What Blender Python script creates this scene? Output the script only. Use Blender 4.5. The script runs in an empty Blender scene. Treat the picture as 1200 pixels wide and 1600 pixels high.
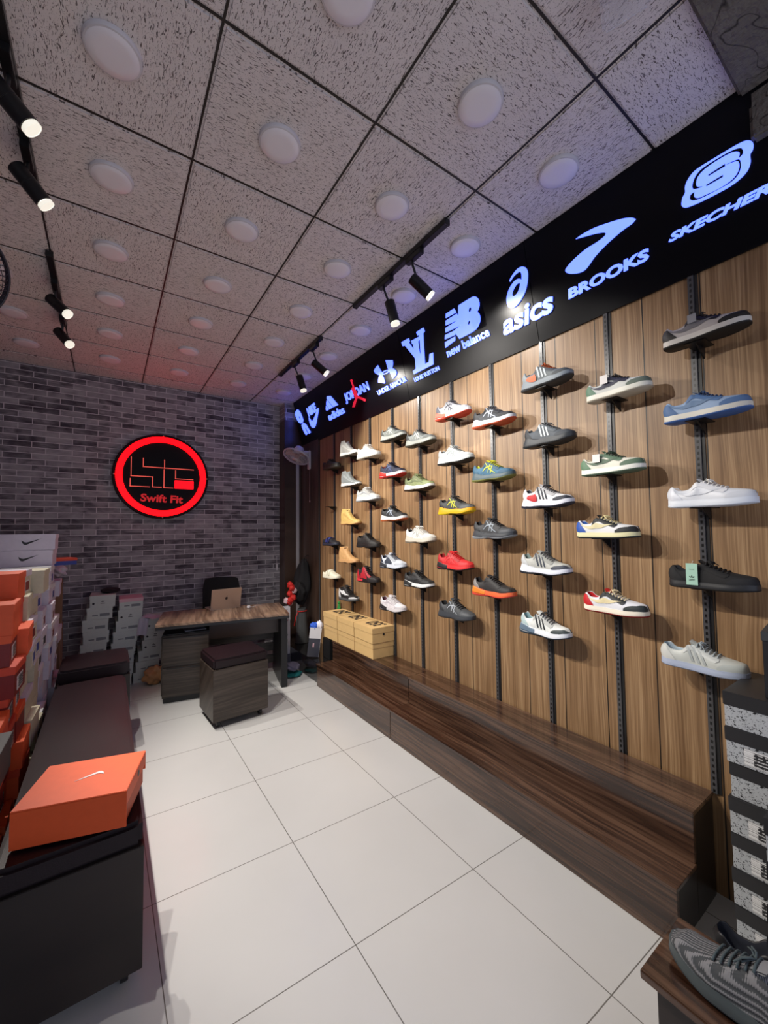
import bpy, bmesh, math, random
from mathutils import Vector, Matrix
import numpy as np
random.seed(7)
PI = math.pi
C = bpy.context.scene.collection
SC = bpy.context.scene

# ------------------------------------------------------------------ camera
YAW, PIT, ROL = 0.6036, 0.045, -0.012
CZ, H = 1.530, 3.216
cam = bpy.data.objects.new('camera', bpy.data.cameras.new('camera'))
C.objects.link(cam)
fw = Vector((math.sin(YAW) * math.cos(PIT), math.cos(YAW) * math.cos(PIT), math.sin(PIT)))
rt = fw.cross(Vector((0, 0, 1))).normalized()
up = rt.cross(fw)
r2 = rt * math.cos(ROL) + up * math.sin(ROL)
u2 = -rt * math.sin(ROL) + up * math.cos(ROL)
cam.matrix_world = Matrix(((r2.x, u2.x, -fw.x, 0), (r2.y, u2.y, -fw.y, 0), (r2.z, u2.z, -fw.z, CZ), (0, 0, 0, 1)))
cam.data.sensor_fit = 'HORIZONTAL'
cam.data.sensor_width = 36
cam.data.lens = 625.0 / 1200 * 36
cam.data.clip_start = 0.02
SC.camera = cam

# ------------------------------------------------------------------ world, exposure
SC.view_settings.view_transform = 'Standard'
SC.view_settings.look = 'None'
SC.view_settings.gamma = 1
SC.view_settings.use_curve_mapping = False
SC.view_settings.exposure = -0.08
w = bpy.data.worlds.new('ambient_fill')  # ambient fill through the open front, added to lift ceiling and shadows
SC.world = w
w.use_nodes = True
w.node_tree.nodes['Background'].inputs[0].default_value = (0.75, 0.80, 1.0, 1)
w.node_tree.nodes['Background'].inputs[1].default_value = 1.2
SPOT_R, SPOT_L = 24, 140

# ------------------------------------------------------------------ materials
def srgb(r, g, b):
    f = lambda c: ((c / 255 + 0.055) / 1.055) ** 2.4 if c > 10 else c / 255 / 12.92
    return (f(r), f(g), f(b))

MATS = {}
def mat(name, col=(0.5, 0.5, 0.5), rough=0.5, metal=0.0, spec=0.5, coat=0.0, emit=None, es=0.0, alpha=None, trans=0.0, bump=0.0, bscale=300.0, var=0.0):
    if name in MATS: return MATS[name]
    m = bpy.data.materials.new(name); m.use_nodes = True
    nt = m.node_tree; p = nt.nodes['Principled BSDF']
    p.inputs['Base Color'].default_value = (*col, 1)
    p.inputs['Roughness'].default_value = rough
    p.inputs['Metallic'].default_value = metal
    p.inputs['Specular IOR Level'].default_value = spec
    p.inputs['Coat Weight'].default_value = coat
    p.inputs['Coat Roughness'].default_value = 0.08
    p.inputs['Transmission Weight'].default_value = trans
    if emit:
        p.inputs['Emission Color'].default_value = (*emit, 1)
        p.inputs['Emission Strength'].default_value = es
    if alpha is not None: p.inputs['Alpha'].default_value = alpha
    if bump or var:
        tc = nt.nodes.new('ShaderNodeTexCoord')
        n = nt.nodes.new('ShaderNodeTexNoise'); n.inputs['Scale'].default_value = bscale
        n.inputs['Detail'].default_value = 3
        nt.links.new(tc.outputs['Object'], n.inputs['Vector'])
        if bump:
            b = nt.nodes.new('ShaderNodeBump'); b.inputs['Strength'].default_value = bump
            b.inputs['Distance'].default_value = 0.002
            nt.links.new(n.outputs['Fac'], b.inputs['Height'])
            nt.links.new(b.outputs['Normal'], p.inputs['Normal'])
        if var:
            n2 = nt.nodes.new('ShaderNodeTexNoise'); n2.inputs['Scale'].default_value = bscale / 8
            nt.links.new(tc.outputs['Object'], n2.inputs['Vector'])
            mx = nt.nodes.new('ShaderNodeMix'); mx.data_type = 'RGBA'
            mx.inputs[6].default_value = (*[c * (1 - var) for c in col], 1)
            mx.inputs[7].default_value = (*[min(1, c * (1 + var)) for c in col], 1)
            nt.links.new(n2.outputs['Fac'], mx.inputs[0])
            nt.links.new(mx.outputs[2], p.inputs['Base Color'])
    MATS[name] = m
    return m

class NB:
    """tiny node builder"""
    def __init__(s, name, rough=0.5, coat=0.0, spec=0.5):
        s.m = bpy.data.materials.new(name); s.m.use_nodes = True
        s.nt = s.m.node_tree; s.p = s.nt.nodes['Principled BSDF']
        s.p.inputs['Roughness'].default_value = rough
        s.p.inputs['Coat Weight'].default_value = coat
        s.p.inputs['Coat Roughness'].default_value = 0.06
        s.p.inputs['Specular IOR Level'].default_value = spec
        s.tc = s.nt.nodes.new('ShaderNodeTexCoord')
    def n(s, t, **k):
        nd = s.nt.nodes.new(t)
        for a, b in k.items(): setattr(nd, a, b)
        return nd
    def l(s, a, b): s.nt.links.new(a, b)
    def math(s, op, a, b=None, c=None):
        nd = s.n('ShaderNodeMath', operation=op)
        for i, v in enumerate((a, b, c)):
            if v is None: continue
            if isinstance(v, (int, float)): nd.inputs[i].default_value = v
            else: s.l(v, nd.inputs[i])
        return nd.outputs[0]
    def xyz(s, src=None):
        nd = s.n('ShaderNodeSeparateXYZ'); s.l(src or s.tc.outputs['Object'], nd.inputs[0]); return nd.outputs
    def comb(s, x, y, z):
        nd = s.n('ShaderNodeCombineXYZ')
        for i, v in enumerate((x, y, z)):
            if isinstance(v, (int, float)): nd.inputs[i].default_value = v
            else: s.l(v, nd.inputs[i])
        return nd.outputs[0]
    def noise(s, vec, scale=1.0, detail=3, dist=0.0, rough=0.5):
        nd = s.n('ShaderNodeTexNoise'); s.l(vec, nd.inputs['Vector'])
        nd.inputs['Scale'].default_value = scale; nd.inputs['Detail'].default_value = detail
        nd.inputs['Distortion'].default_value = dist; nd.inputs['Roughness'].default_value = rough
        return nd.outputs['Fac']
    def ramp(s, fac, stops, interp='LINEAR'):
        nd = s.n('ShaderNodeValToRGB'); s.l(fac, nd.inputs[0]); cr = nd.color_ramp; cr.interpolation = interp
        while len(cr.elements) < len(stops): cr.elements.new(0.5)
        for e, (p, c) in zip(cr.elements, stops):
            e.position = p; e.color = (*c, 1) if len(c) == 3 else c
        return nd.outputs[0]
    def mix(s, fac, a, b, mode='MIX'):
        nd = s.n('ShaderNodeMix', data_type='RGBA', blend_type=mode)
        for i, v in ((0, fac), (6, a), (7, b)):
            if isinstance(v, (int, float)): nd.inputs[i].default_value = v
            elif isinstance(v, tuple): nd.inputs[i].default_value = (*v, 1)
            else: s.l(v, nd.inputs[i])
        return nd.outputs[2]
    def col(s, v): s.l(v, s.p.inputs['Base Color']); return s
    def bump(s, h, st=0.3, d=0.002):
        b = s.n('ShaderNodeBump'); b.inputs['Strength'].default_value = st; b.inputs['Distance'].default_value = d
        s.l(h, b.inputs['Height']); s.l(b.outputs['Normal'], s.p.inputs['Normal'])

def wood(name, c1, c2, c3, along='z', fine=90, rough=0.35, coat=0.0, seam=None, seamoff=0.0, contrast=1.0, cath=1.0):
    b = NB(name, rough, coat)
    X, Y, Z = b.xyz()[:3]
    if along == 'z': a, q, o = Z, Y, X
    elif along == 'y': a, q, o = Y, b.math('ADD', X, Z), 0.0
    else: a, q, o = X, b.math('ADD', Y, Z), 0.0
    if seam:
        idx = b.math('FLOOR', b.math('DIVIDE', b.math('SUBTRACT', q, seamoff), seam))
        a2 = b.math('ADD', a, b.math('MULTIPLY', idx, 3.7))
    else: a2 = a
    wob = b.noise(b.comb(b.math('MULTIPLY', q, 3.0), b.math('MULTIPLY', a2, 1.2), 0.0), 1.0, 2)
    qq = b.math('ADD', q, b.math('MULTIPLY', wob, 0.05 * cath))
    n1 = b.noise(b.comb(b.math('MULTIPLY', qq, fine), b.math('MULTIPLY', a2, 2.2), o), 1.0, 4, 0.3)
    n2 = b.noise(b.comb(b.math('MULTIPLY', qq, fine * 0.22), b.math('MULTIPLY', a2, 0.8), o), 1.0, 2, 0.4)
    f = b.math('ADD', b.math('MULTIPLY', n1, 0.62), b.math('MULTIPLY', n2, 0.38))
    s = 0.13 / contrast
    colr = b.ramp(f, [(0.5 - s, c1), (0.5, c2), (0.5 + s, c3)])
    if seam:
        fr = b.math('FRACT', b.math('DIVIDE', b.math('SUBTRACT', q, seamoff), seam))
        k = b.math('LESS_THAN', b.math('ABSOLUTE', b.math('SUBTRACT', fr, 0.5)), 0.5 - 0.0028 / seam)
        colr = b.mix(k, (0.012, 0.007, 0.004), colr)
        b.bump(k, 0.5, 0.003)
    b.col(colr)
    return b.m

def m_ceiling():
    b = NB('mineral_fibre_tile', 0.9, spec=0.2)
    X, Y, Z = b.xyz()[:3]
    ix = b.math('FLOOR', b.math('DIVIDE', b.math('SUBTRACT', X, 0.288), 0.6))
    iy = b.math('FLOOR', b.math('DIVIDE', b.math('SUBTRACT', Y, 0.717), 0.6))
    par = b.math('MODULO', b.math('ABSOLUTE', b.math('ADD', ix, iy)), 2.0)
    inv = b.math('SUBTRACT', 1.0, par)
    u = b.math('ADD', b.math('MULTIPLY', X, par), b.math('MULTIPLY', Y, inv))
    v = b.math('ADD', b.math('MULTIPLY', Y, par), b.math('MULTIPLY', X, inv))
    n = b.noise(b.comb(b.math('MULTIPLY', u, 55), b.math('MULTIPLY', v, 215), b.math('MULTIPLY', ix, 5.3)), 1.0, 1.0, 1.1)
    n2 = b.noise(b.comb(b.math('MULTIPLY', X, 260), b.math('MULTIPLY', Y, 260), 0.0), 1.0, 1)
    worm = b.ramp(n, [(0.345, (0, 0, 0)), (0.385, (1, 1, 1))])
    pin = b.ramp(n2, [(0.28, (0, 0, 0)), (0.33, (1, 1, 1))])
    both = b.math('MULTIPLY', worm, pin)
    tone = b.noise(b.comb(X, Y, 0.0), 9.0, 3)
    base = b.mix(tone, (0.74, 0.70, 0.68), (0.85, 0.805, 0.79))
    b.col(b.mix(both, (0.16, 0.14, 0.135), base))
    b.bump(both, 0.7, 0.003)
    return b.m

def m_brick():
    b = NB('grey_brick_wallpaper', 0.75, spec=0.3)
    X, Y, Z = b.xyz()[:3]
    v = b.comb(X, b.math('ADD', Z, 0.01), 0.0)
    br = b.n('ShaderNodeTexBrick'); b.l(v, br.inputs['Vector'])
    br.inputs['Scale'].default_value = 1.0
    br.inputs['Mortar Size'].default_value = 0.0034; br.inputs['Mortar Smooth'].default_value = 0.1
    br.inputs['Brick Width'].default_value = 0.212; br.inputs['Row Height'].default_value = 0.0585
    br.inputs['Bias'].default_value = 0.0
    br.offset = 0.5; br.offset_frequency = 2
    br.inputs['Color1'].default_value = (0.0, 0.0, 0.0, 1); br.inputs['Color2'].default_value = (1, 1, 1, 1)
    br.inputs['Mortar'].default_value = (0.5, 0.5, 0.5, 1)
    n = b.noise(b.comb(b.math('MULTIPLY', X, 8.5), b.math('MULTIPLY', Z, 17), 0.0), 1.0, 3, 0.4)
    n2 = b.noise(b.comb(b.math('MULTIPLY', X, 12), b.math('MULTIPLY', Z, 160), 0.0), 1.0, 2)
    f = b.math('ADD', b.math('MULTIPLY', br.outputs['Color'], 0.42), b.math('ADD', b.math('MULTIPLY', b.math('SUBTRACT', n, 0.13), 0.78), b.math('MULTIPLY', n2, 0.22)))
    col = b.ramp(f, [(0.30, (0.06, 0.05, 0.062)), (0.50, (0.16, 0.145, 0.16)), (0.66, (0.30, 0.28, 0.295)), (0.9, (0.40, 0.38, 0.39))])
    b.col(b.mix(br.outputs['Fac'], col, (0.62, 0.59, 0.60)))
    return b.m

def m_floor():
    b = NB('glossy_porcelain_tile', 0.22, spec=0.35)
    X, Y, Z = b.xyz()[:3]
    a = math.radians(1.2)
    xr = b.math('ADD', b.math('MULTIPLY', X, math.cos(a)), b.math('MULTIPLY', Y, math.sin(a) * 0.3))
    yr = b.math('ADD', b.math('MULTIPLY', X, 0.035), Y)
    def line(c, off):
        fr = b.math('FRACT', b.math('DIVIDE', b.math('SUBTRACT', c, off), 0.6))
        return b.math('LESS_THAN', b.math('ABSOLUTE', b.math('SUBTRACT', fr, 0.5)), 0.5 - 0.0018 / 0.6)
    g = b.math('MULTIPLY', line(xr, 0.785), line(yr, 0.772))
    n = b.noise(b.comb(X, Y, 0.0), 2.2, 4)
    n2 = b.noise(b.comb(X, Y, 3.0), 40.0, 2)
    base = b.mix(n, (0.49, 0.485, 0.475), (0.55, 0.545, 0.535))
    spots = b.ramp(n2, [(0.19, (0, 0, 0)), (0.21, (1, 1, 1))])
    base = b.mix(spots, (0.52, 0.51, 0.48), base)
    b.col(b.mix(g, (0.14, 0.13, 0.12), base))
    ro = b.math('ADD', 0.20, b.math('MULTIPLY', n, 0.05))
    b.l(ro, b.p.inputs['Roughness'])
    b.bump(g, 0.25, 0.001)
    return b.m

def m_rail():
    b = NB('black_slotted_steel', 0.32, spec=0.6)
    X, Y, Z = b.xyz()[:3]
    fr = b.math('FRACT', b.math('DIVIDE', Z, 0.025))
    s1 = b.math('LESS_THAN', b.math('ABSOLUTE', b.math('SUBTRACT', fr, 0.5)), 0.26)
    s2 = b.math('LESS_THAN', b.math('ABSOLUTE', b.math('SUBTRACT', Y, 0.003)), 0.0042)
    k = b.math('MULTIPLY', s1, s2)
    b.col(b.mix(k, (0.065, 0.065, 0.07), (0.002, 0.002, 0.002)))
    return b.m

def m_speckle():
    b = NB('speckled_grey_card', 0.55)
    n = b.noise(b.comb(*b.xyz()[:3]), 150, 2, 0.5)
    n2 = b.noise(b.comb(*b.xyz()[:3]), 230, 1, 0.3)
    k = b.math('MULTIPLY', b.ramp(n, [(0.37, (0, 0, 0)), (0.385, (1, 1, 1))]), b.ramp(n2, [(0.33, (0, 0, 0)), (0.345, (1, 1, 1))]))
    b.col(b.mix(k, (0.01, 0.01, 0.012), (0.40, 0.42, 0.44)))
    return b.m

def m_concrete():
    b = NB('rough_concrete', 0.95, spec=0.2)
    v = b.comb(*b.xyz()[:3])
    n = b.noise(v, 6, 6); n2 = b.noise(v, 45, 5)
    cr = b.noise(v, 3.5, 2, 1.5)
    crack = b.ramp(b.math('ABSOLUTE', b.math('SUBTRACT', cr, 0.5)), [(0.0, (0.25, 0.25, 0.25)), (0.012, (1, 1, 1))])
    c = b.mix(n, (0.10, 0.092, 0.08), (0.24, 0.22, 0.19))
    b.col(b.mix(1.0, c, crack, 'MULTIPLY'))
    b.bump(b.math('ADD', n, n2), 0.8, 0.02)
    return b.m

def m_knit():
    b = NB('grey_striped_knit', 0.85)
    X, Y, Z = b.xyz()[:3]
    n = b.noise(b.comb(b.math('MULTIPLY', X, 9), b.math('MULTIPLY', Y, 30), Z), 1.0, 3, 0.8)
    wv = b.math('SINE', b.math('ADD', b.math('MULTIPLY', b.math('ADD', Y, b.math('MULTIPLY', Z, 0.6)), 900), b.math('MULTIPLY', n, 16)))
    wv2 = b.math('SINE', b.math('MULTIPLY', X, 1500))
    k = b.ramp(b.math('ADD', wv, b.math('MULTIPLY', wv2, 0.5)), [(0.0, (0.05, 0.055, 0.06)), (0.45, (0.20, 0.20, 0.21))])
    b.col(k); b.bump(wv, 0.5, 0.002)
    return b.m

def m_label():
    b = NB('printed_label', 0.5)
    X, Y, Z = b.xyz()[:3]
    h = b.math('ADD', X, Y)
    rows = b.math('GREATER_THAN', b.math('SINE', b.math('MULTIPLY', Z, 620)), 0.35)
    brk = b.math('GREATER_THAN', b.noise(b.comb(b.math('MULTIPLY', h, 160), b.math('MULTIPLY', Z, 100), 0.0), 1.0, 1), 0.48)
    b.col(b.mix(b.math('MULTIPLY', rows, brk), (0.02, 0.02, 0.022), (0.5, 0.5, 0.5)))
    return b.m
def m_barcode():
    b = NB('barcode_sticker', 0.5)
    X, Y, Z = b.xyz()[:3]
    n = b.noise(b.comb(0.0, 0.0, b.math('MULTIPLY', Z, 420)), 1.0, 1)
    b.col(b.mix(b.math('GREATER_THAN', n, 0.53), (0.72, 0.72, 0.72), (0.16, 0.16, 0.16)))
    return b.m
M_LABELP = m_label(); M_BARC = m_barcode()
M_CEIL = m_ceiling(); M_BRICK = m_brick(); M_FLOOR = m_floor(); M_RAIL = m_rail()
M_SPECK = m_speckle(); M_CONC = m_concrete(); M_KNIT = m_knit()
M_WALLWOOD = wood('oak_cladding', (0.165, 0.088, 0.038), (0.27, 0.158, 0.076), (0.41, 0.265, 0.140), 'z', 150, 0.45, 0.0, 0.2305, 0.845, 0.85)
M_WALNUT = wood('gloss_walnut_laminate', (0.018, 0.007, 0.004), (0.055, 0.026, 0.015), (0.11, 0.058, 0.035), 'y', 60, 0.22, 0.5, contrast=1.1)
M_DESKTOP = wood('striped_desk_laminate', (0.10, 0.055, 0.035), (0.20, 0.125, 0.08), (0.32, 0.21, 0.14), 'y', 34, 0.35, 0.2, contrast=1.2)
M_GREYWOOD = wood('grey_oak_laminate', (0.022, 0.015, 0.011), (0.040, 0.029, 0.022), (0.068, 0.051, 0.040), 'x', 60, 0.40, 0.0)
M_DARKV = wood('dark_corner_veneer', (0.035, 0.020, 0.015), (0.065, 0.038, 0.027), (0.10, 0.062, 0.045), 'z', 40, 0.35, 0.1)
M_BENCHW = wood('black_oak_laminate', (0.008, 0.0055, 0.0045), (0.015, 0.010, 0.008), (0.028, 0.019, 0.015), 'z', 50, 0.4, 0.0)
M_BLACK = mat('black_plastic', (0.012, 0.012, 0.013), 0.4)
M_BLACKM = mat('black_metal', (0.012, 0.012, 0.013), 0.35, 0.3)
M_LEATHER = mat('black_leather', (0.011, 0.005, 0.007), 0.40, spec=0.35, bump=0.25, bscale=260)
M_WHITEP = mat('white_plastic', (0.66, 0.64, 0.66), 0.45)
M_GRID = mat('ceiling_grid_black', (0.015, 0.013, 0.013), 0.5)
M_LED = mat('blue_white_led', (0.5, 0.6, 0.9), 0.5, emit=(0.20, 0.38, 3.0), es=1.0)
M_LEDRED = mat('red_led', (0.5, 0.02, 0.05), 0.5, emit=(1.0, 0.02, 0.06), es=0.7)
M_NEON = mat('red_neon', (0.6, 0.0, 0.0), 0.5, emit=(1.0, 0.0, 0.0015), es=5.5)
M_NEONLINE = mat('dim_red_neon', (0.6, 0.1, 0.1), 0.5, emit=(1.0, 0.12, 0.08), es=0.75)
M_NEONTXT = mat('dark_red_neon', (0.5, 0.02, 0.02), 0.5, emit=(0.6, 0.01, 0.012), es=0.6)
M_SIGN = mat('gloss_black_acrylic', (0.003, 0.003, 0.005), 0.30, spec=0.16)
M_LENS = mat('lit_lens', (1, 1, 1), 0.3, emit=(1.0, 0.95, 0.82), es=7.0)
M_LENSRING = mat('lens_glass_ring', (0.8, 0.8, 0.75), 0.1, emit=(1.0, 0.95, 0.8), es=0.8)
M_ORANGE = mat('orange_card', srgb(222, 88, 38), 0.55, var=0.06, bump=0.05)
M_ORANGED = mat('deep_red_and_shade_card', srgb(120, 24, 18), 0.5, var=0.1)  # deep red card, also the painted shade on the ticked orange boxes
M_REDC = mat('red_orange_card', srgb(205, 70, 40), 0.5, var=0.1)
M_CREAM = mat('cream_card', srgb(196, 190, 165), 0.6, var=0.1)
M_LILAC = mat('pale_card', srgb(205, 198, 210), 0.6, var=0.08)
M_BOXGREY = mat('pale_green_grey_card', srgb(205, 212, 205), 0.6, var=0.06)
M_PINKC = mat('pink_card', srgb(225, 180, 188), 0.6)
M_KRAFT = mat('kraft_card', srgb(212, 178, 122), 0.65, var=0.06, bump=0.05)
M_BROWNC = mat('brown_carton', srgb(125, 92, 66), 0.7, var=0.12)
M_BLACKC = mat('black_card', (0.018, 0.018, 0.02), 0.45, var=0.1)
M_DGREYC = mat('dark_grey_card', (0.045, 0.05, 0.052), 0.5)
M_INK = mat('black_ink', (0.015, 0.015, 0.018), 0.5)
M_WHITEC = mat('white_sticker', (0.75, 0.75, 0.75), 0.5)
M_BLUEC = mat('blue_card', srgb(40, 60, 140), 0.5)
M_SILVER = mat('champagne_aluminium', (0.62, 0.52, 0.45), 0.38, 0.85)
M_GREENB = mat('green_bottle_plastic', srgb(60, 170, 80), 0.15, trans=0.4)
M_CLEAR = mat('clear_plastic', (0.9, 0.92, 1.0), 0.05, trans=1.0)
M_TEAL = mat('teal_cloth', srgb(20, 110, 110), 0.9, bump=0.5, bscale=60)
M_GREYCL = mat('grey_purple_cloth', srgb(120, 115, 135), 0.9, bump=0.5, bscale=60)
M_BLACKCL = mat('black_cloth', (0.012, 0.012, 0.014), 0.85, bump=0.5, bscale=90)
M_GREYBAG = mat('dark_grey_cloth', (0.055, 0.058, 0.06), 0.85, bump=0.4, bscale=90)
M_TANBAG = mat('tan_plastic_bag', srgb(190, 140, 95), 0.4, bump=0.8, bscale=45)
M_REDCL = mat('red_cloth', srgb(205, 40, 35), 0.7)
M_WALLP = mat('painted_plaster', (0.30, 0.29, 0.29), 0.8, var=0.05, bscale=20)

# ------------------------------------------------------------------ mesh helpers
class MB:
    def __init__(s): s.v = []; s.f = []; s.mi = []
    def add(s, vs, fs, mi=0):
        k = len(s.v); s.v += [tuple(v) for v in vs]
        for f in fs: s.f.append([i + k for i in f]); s.mi.append(mi)
        return s
    def box(s, x0, x1, y0, y1, z0, z1, bev=0.0, mi=0, M=None):
        if bev <= 0:
            vs = [(x0, y0, z0), (x1, y0, z0), (x1, y1, z0), (x0, y1, z0), (x0, y0, z1), (x1, y0, z1), (x1, y1, z1), (x0, y1, z1)]
            fs = [(0, 3, 2, 1), (4, 5, 6, 7), (0, 1, 5, 4), (1, 2, 6, 5), (2, 3, 7, 6), (3, 0, 4, 7)]
        else:
            bm = bmesh.new(); bmesh.ops.create_cube(bm, size=1)
            for v in bm.verts:
                v.co = Vector(((x0 + x1) / 2 + v.co.x * (x1 - x0), (y0 + y1) / 2 + v.co.y * (y1 - y0), (z0 + z1) / 2 + v.co.z * (z1 - z0)))
            bmesh.ops.bevel(bm, geom=bm.edges[:], offset=bev, segments=3 if bev > 0.006 else 2, affect='EDGES')
            bm.verts.index_update(); vs = [v.co[:] for v in bm.verts]; fs = [[v.index for v in f.verts] for f in bm.faces]; bm.free()
        if M is not None: vs = [M @ Vector(v) for v in vs]
        return s.add(vs, fs, mi)
    def tube(s, pts, r, n=8, cap=True, mi=0):
        pts = [Vector(p) for p in pts]; rs = r if isinstance(r, (list, tuple)) else [r] * len(pts)
        vs = []; prev = None
        for i, p in enumerate(pts):
            t = (pts[min(i + 1, len(pts) - 1)] - pts[max(i - 1, 0)]).normalized()
            if prev is None: a = t.orthogonal().normalized()
            else: a = (prev - t * prev.dot(t)).normalized()
            prev = a; b = t.cross(a)
            for k in range(n):
                q = 2 * PI * k / n; vs.append(p + (a * math.cos(q) + b * math.sin(q)) * rs[i])
        fs = []
        for i in range(len(pts) - 1):
            for k in range(n):
                k2 = (k + 1) % n; fs.append((i * n + k, i * n + k2, (i + 1) * n + k2, (i + 1) * n + k))
        if cap: fs += [list(range(n))[::-1], [(len(pts) - 1) * n + k for k in range(n)]]
        return s.add(vs, fs, mi)
    def lathe(s, prof, n=32, M=None, mi=0):
        """prof: list of (r, z)"""
        vs = []; fs = []
        for r, z in prof:
            for k in range(n): q = 2 * PI * k / n; vs.append((r * math.cos(q), r * math.sin(q), z))
        for i in range(len(prof) - 1):
            for k in range(n):
                k2 = (k + 1) % n; fs.append((i * n + k, i * n + k2, (i + 1) * n + k2, (i + 1) * n + k))
        fs += [list(range(n))[::-1], [(len(prof) - 1) * n + k for k in range(n)]]
        if M is not None: vs = [M @ Vector(v) for v in vs]
        return s.add(vs, fs, mi)
    def grid(s, nu, nv, fn, mi=0, flip=False, thick=0.0):
        vs = [fn(i / nu, j / nv) for i in range(nu + 1) for j in range(nv + 1)]
        fs = []
        for i in range(nu):
            for j in range(nv):
                a = i * (nv + 1) + j; f = (a, a + 1, a + nv + 2, a + nv + 1); fs.append(f[::-1] if flip else f)
        return s.add(vs, fs, mi)
    def build(s, name, m, parent=None, smooth=False, auto=None):
        me = bpy.data.meshes.new(name); me.from_pydata(s.v, [], s.f)
        for x in (m if isinstance(m, (list, tuple)) else [m]): me.materials.append(x)
        if any(s.mi): me.polygons.foreach_set('material_index', s.mi)
        if smooth or auto:
            me.polygons.foreach_set('use_smooth', [True] * len(me.polygons))
        if auto: me.set_sharp_from_angle(angle=math.radians(auto))
        me.update()
        o = bpy.data.objects.new(name, me); C.objects.link(o)
        if parent: o.parent = parent
        return o

def tag(o, label, cat, group=None):
    assert 4 <= len(label.replace(',', ' ').split()) <= 16, label
    o['label'] = label; o['category'] = cat
    if group: o['group'] = group
    return o
def thing(name, label, cat, loc=(0, 0, 0), rz=0.0, group=None, rot=None):
    o = bpy.data.objects.new(name, None); C.objects.link(o); o.empty_display_size = 0.1
    o.location = loc; o.rotation_euler = rot or (0, 0, rz)
    return tag(o, label, cat, group)
def struct(o): o['kind'] = 'structure'; return o
def dup(root, loc, rz, label, group=None):
    assert 4 <= len(label.replace(',', ' ').split()) <= 16, label
    r = root.copy(); C.objects.link(r); r.location = loc; r.rotation_euler = (0, 0, rz); r['label'] = label
    if group: r['group'] = group
    for ch in list(root.children):
        c = ch.copy(); C.objects.link(c); c.parent = r
        for g in ch.children: d = g.copy(); C.objects.link(d); d.parent = c
    return r

def shape2d(polys=(), text=None, offset=0.0, shear=0.0):
    """filled 2D outlines or text -> (verts, faces) with z in [0,1]"""
    if text:
        cu = bpy.data.curves.new('t', 'FONT'); cu.body = text; cu.offset = offset; cu.shear = shear; cu.resolution_u = 3
    else:
        cu = bpy.data.curves.new('t', 'CURVE'); cu.dimensions = '2D'; cu.fill_mode = 'BOTH'
        for p in polys:
            sp = cu.splines.new('POLY'); sp.points.add(len(p) - 1)
            for q, (a, b) in zip(sp.points, p): q.co = (a, b, 0, 1)
            sp.use_cyclic_u = True
    if text: cu.fill_mode = 'BOTH'
    cu.extrude = 0.5
    o = bpy.data.objects.new('t', cu); C.objects.link(o)
    bpy.context.view_layer.update()
    dg = bpy.context.evaluated_depsgraph_get(); me = o.evaluated_get(dg).to_mesh()
    vs = [(v.co.x, v.co.y, v.co.z + 0.5) for v in me.vertices]; fs = [list(p.vertices) for p in me.polygons]
    o.evaluated_get(dg).to_mesh_clear(); bpy.data.objects.remove(o); bpy.data.curves.remove(cu)
    return vs, fs
def smooth2d(p, corner=52):
    n = len(p); V = [Vector(q) for q in p]; cn = []
    for i in range(n):
        a = V[i] - V[i - 1]; b = V[(i + 1) % n] - V[i]
        cn.append(a.length < 1e-6 or b.length < 1e-6 or a.angle(b) > math.radians(corner))
    out = []
    for i in range(n):
        p0, p1, p2, p3 = V[i - 1], V[i], V[(i + 1) % n], V[(i + 2) % n]
        m1 = Vector((0, 0)) if cn[i] else (p2 - p0) / 2
        m2 = Vector((0, 0)) if cn[(i + 1) % n] else (p3 - p1) / 2
        d = (p2 - p1).length
        for m in (m1, m2):
            if m.length > d * 1.2: m *= d * 1.2 / m.length
        if cn[i] and cn[(i + 1) % n]: out.append(tuple(p1)); continue
        if cn[i]: m1 = (p2 - p1) - m2 * .3
        if cn[(i + 1) % n]: m2 = (p2 - p1) - m1 * .3
        for k in range(5):
            u = k / 5
            out.append(tuple((2 * u**3 - 3 * u**2 + 1) * p1 + (u**3 - 2 * u**2 + u) * m1 + (-2 * u**3 + 3 * u**2) * p2 + (u**3 - u**2) * m2))
    return out
def fit_text(text, bl, br, tl, offset=0.02, shear=0.0, top=None):
    vs, fs = shape2d(text=text, offset=offset, shear=shear)
    x0 = min(v[0] for v in vs); x1 = max(v[0] for v in vs); y0 = min(v[1] for v in vs); y1 = max(v[1] for v in vs)
    o = []
    for x, y, z in vs:
        u = (x - x0) / (x1 - x0); v = (y - y0) / (y1 - y0)
        o.append((bl[0] + u * (br[0] - bl[0]) + v * (tl[0] - bl[0]), bl[1] + u * (br[1] - bl[1]) + v * (tl[1] - bl[1]), z))
    return o, fs

# ------------------------------------------------------------------ room shell
XL, XR, YB, YF = -0.97, 2.12, 5.2, -1.6
struct(MB().box(XL - 0.1, XR + 0.1, YF, YB + 0.1, -0.06, 0.0).build('floor', M_FLOOR))
struct(MB().box(XL - 0.1, XR + 0.1, YB, YB + 0.1, 0, H + 0.1).build('wall_back', M_BRICK))
struct(MB().box(XR, XR + 0.1, YF, YB, 0, H + 0.1).build('wall_right', M_WALLWOOD))
struct(MB().box(XL - 0.1, XL, YF, YB, 0, H + 0.1).build('wall_left', M_WALLP))
cb = MB()
for i in range(-3, 4):
    for j in range(-4, 8):
        x0 = 0.288 + i * 0.6; y0 = 0.717 + j * 0.6
        xa, xb, ya, yb = max(x0, XL) + 0.0042, min(x0 + 0.6, XR) - 0.0042, max(y0, YF) + 0.0042, min(y0 + 0.6, YB) - 0.0042
        if xb - xa < 0.02 or yb - ya < 0.02: continue
        cb.box(xa, xb, ya, yb, H + 0.006, H + 0.02)
        cb.box(xa + 0.009, xb - 0.009, ya + 0.009, yb - 0.009, H, H + 0.006)
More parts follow.
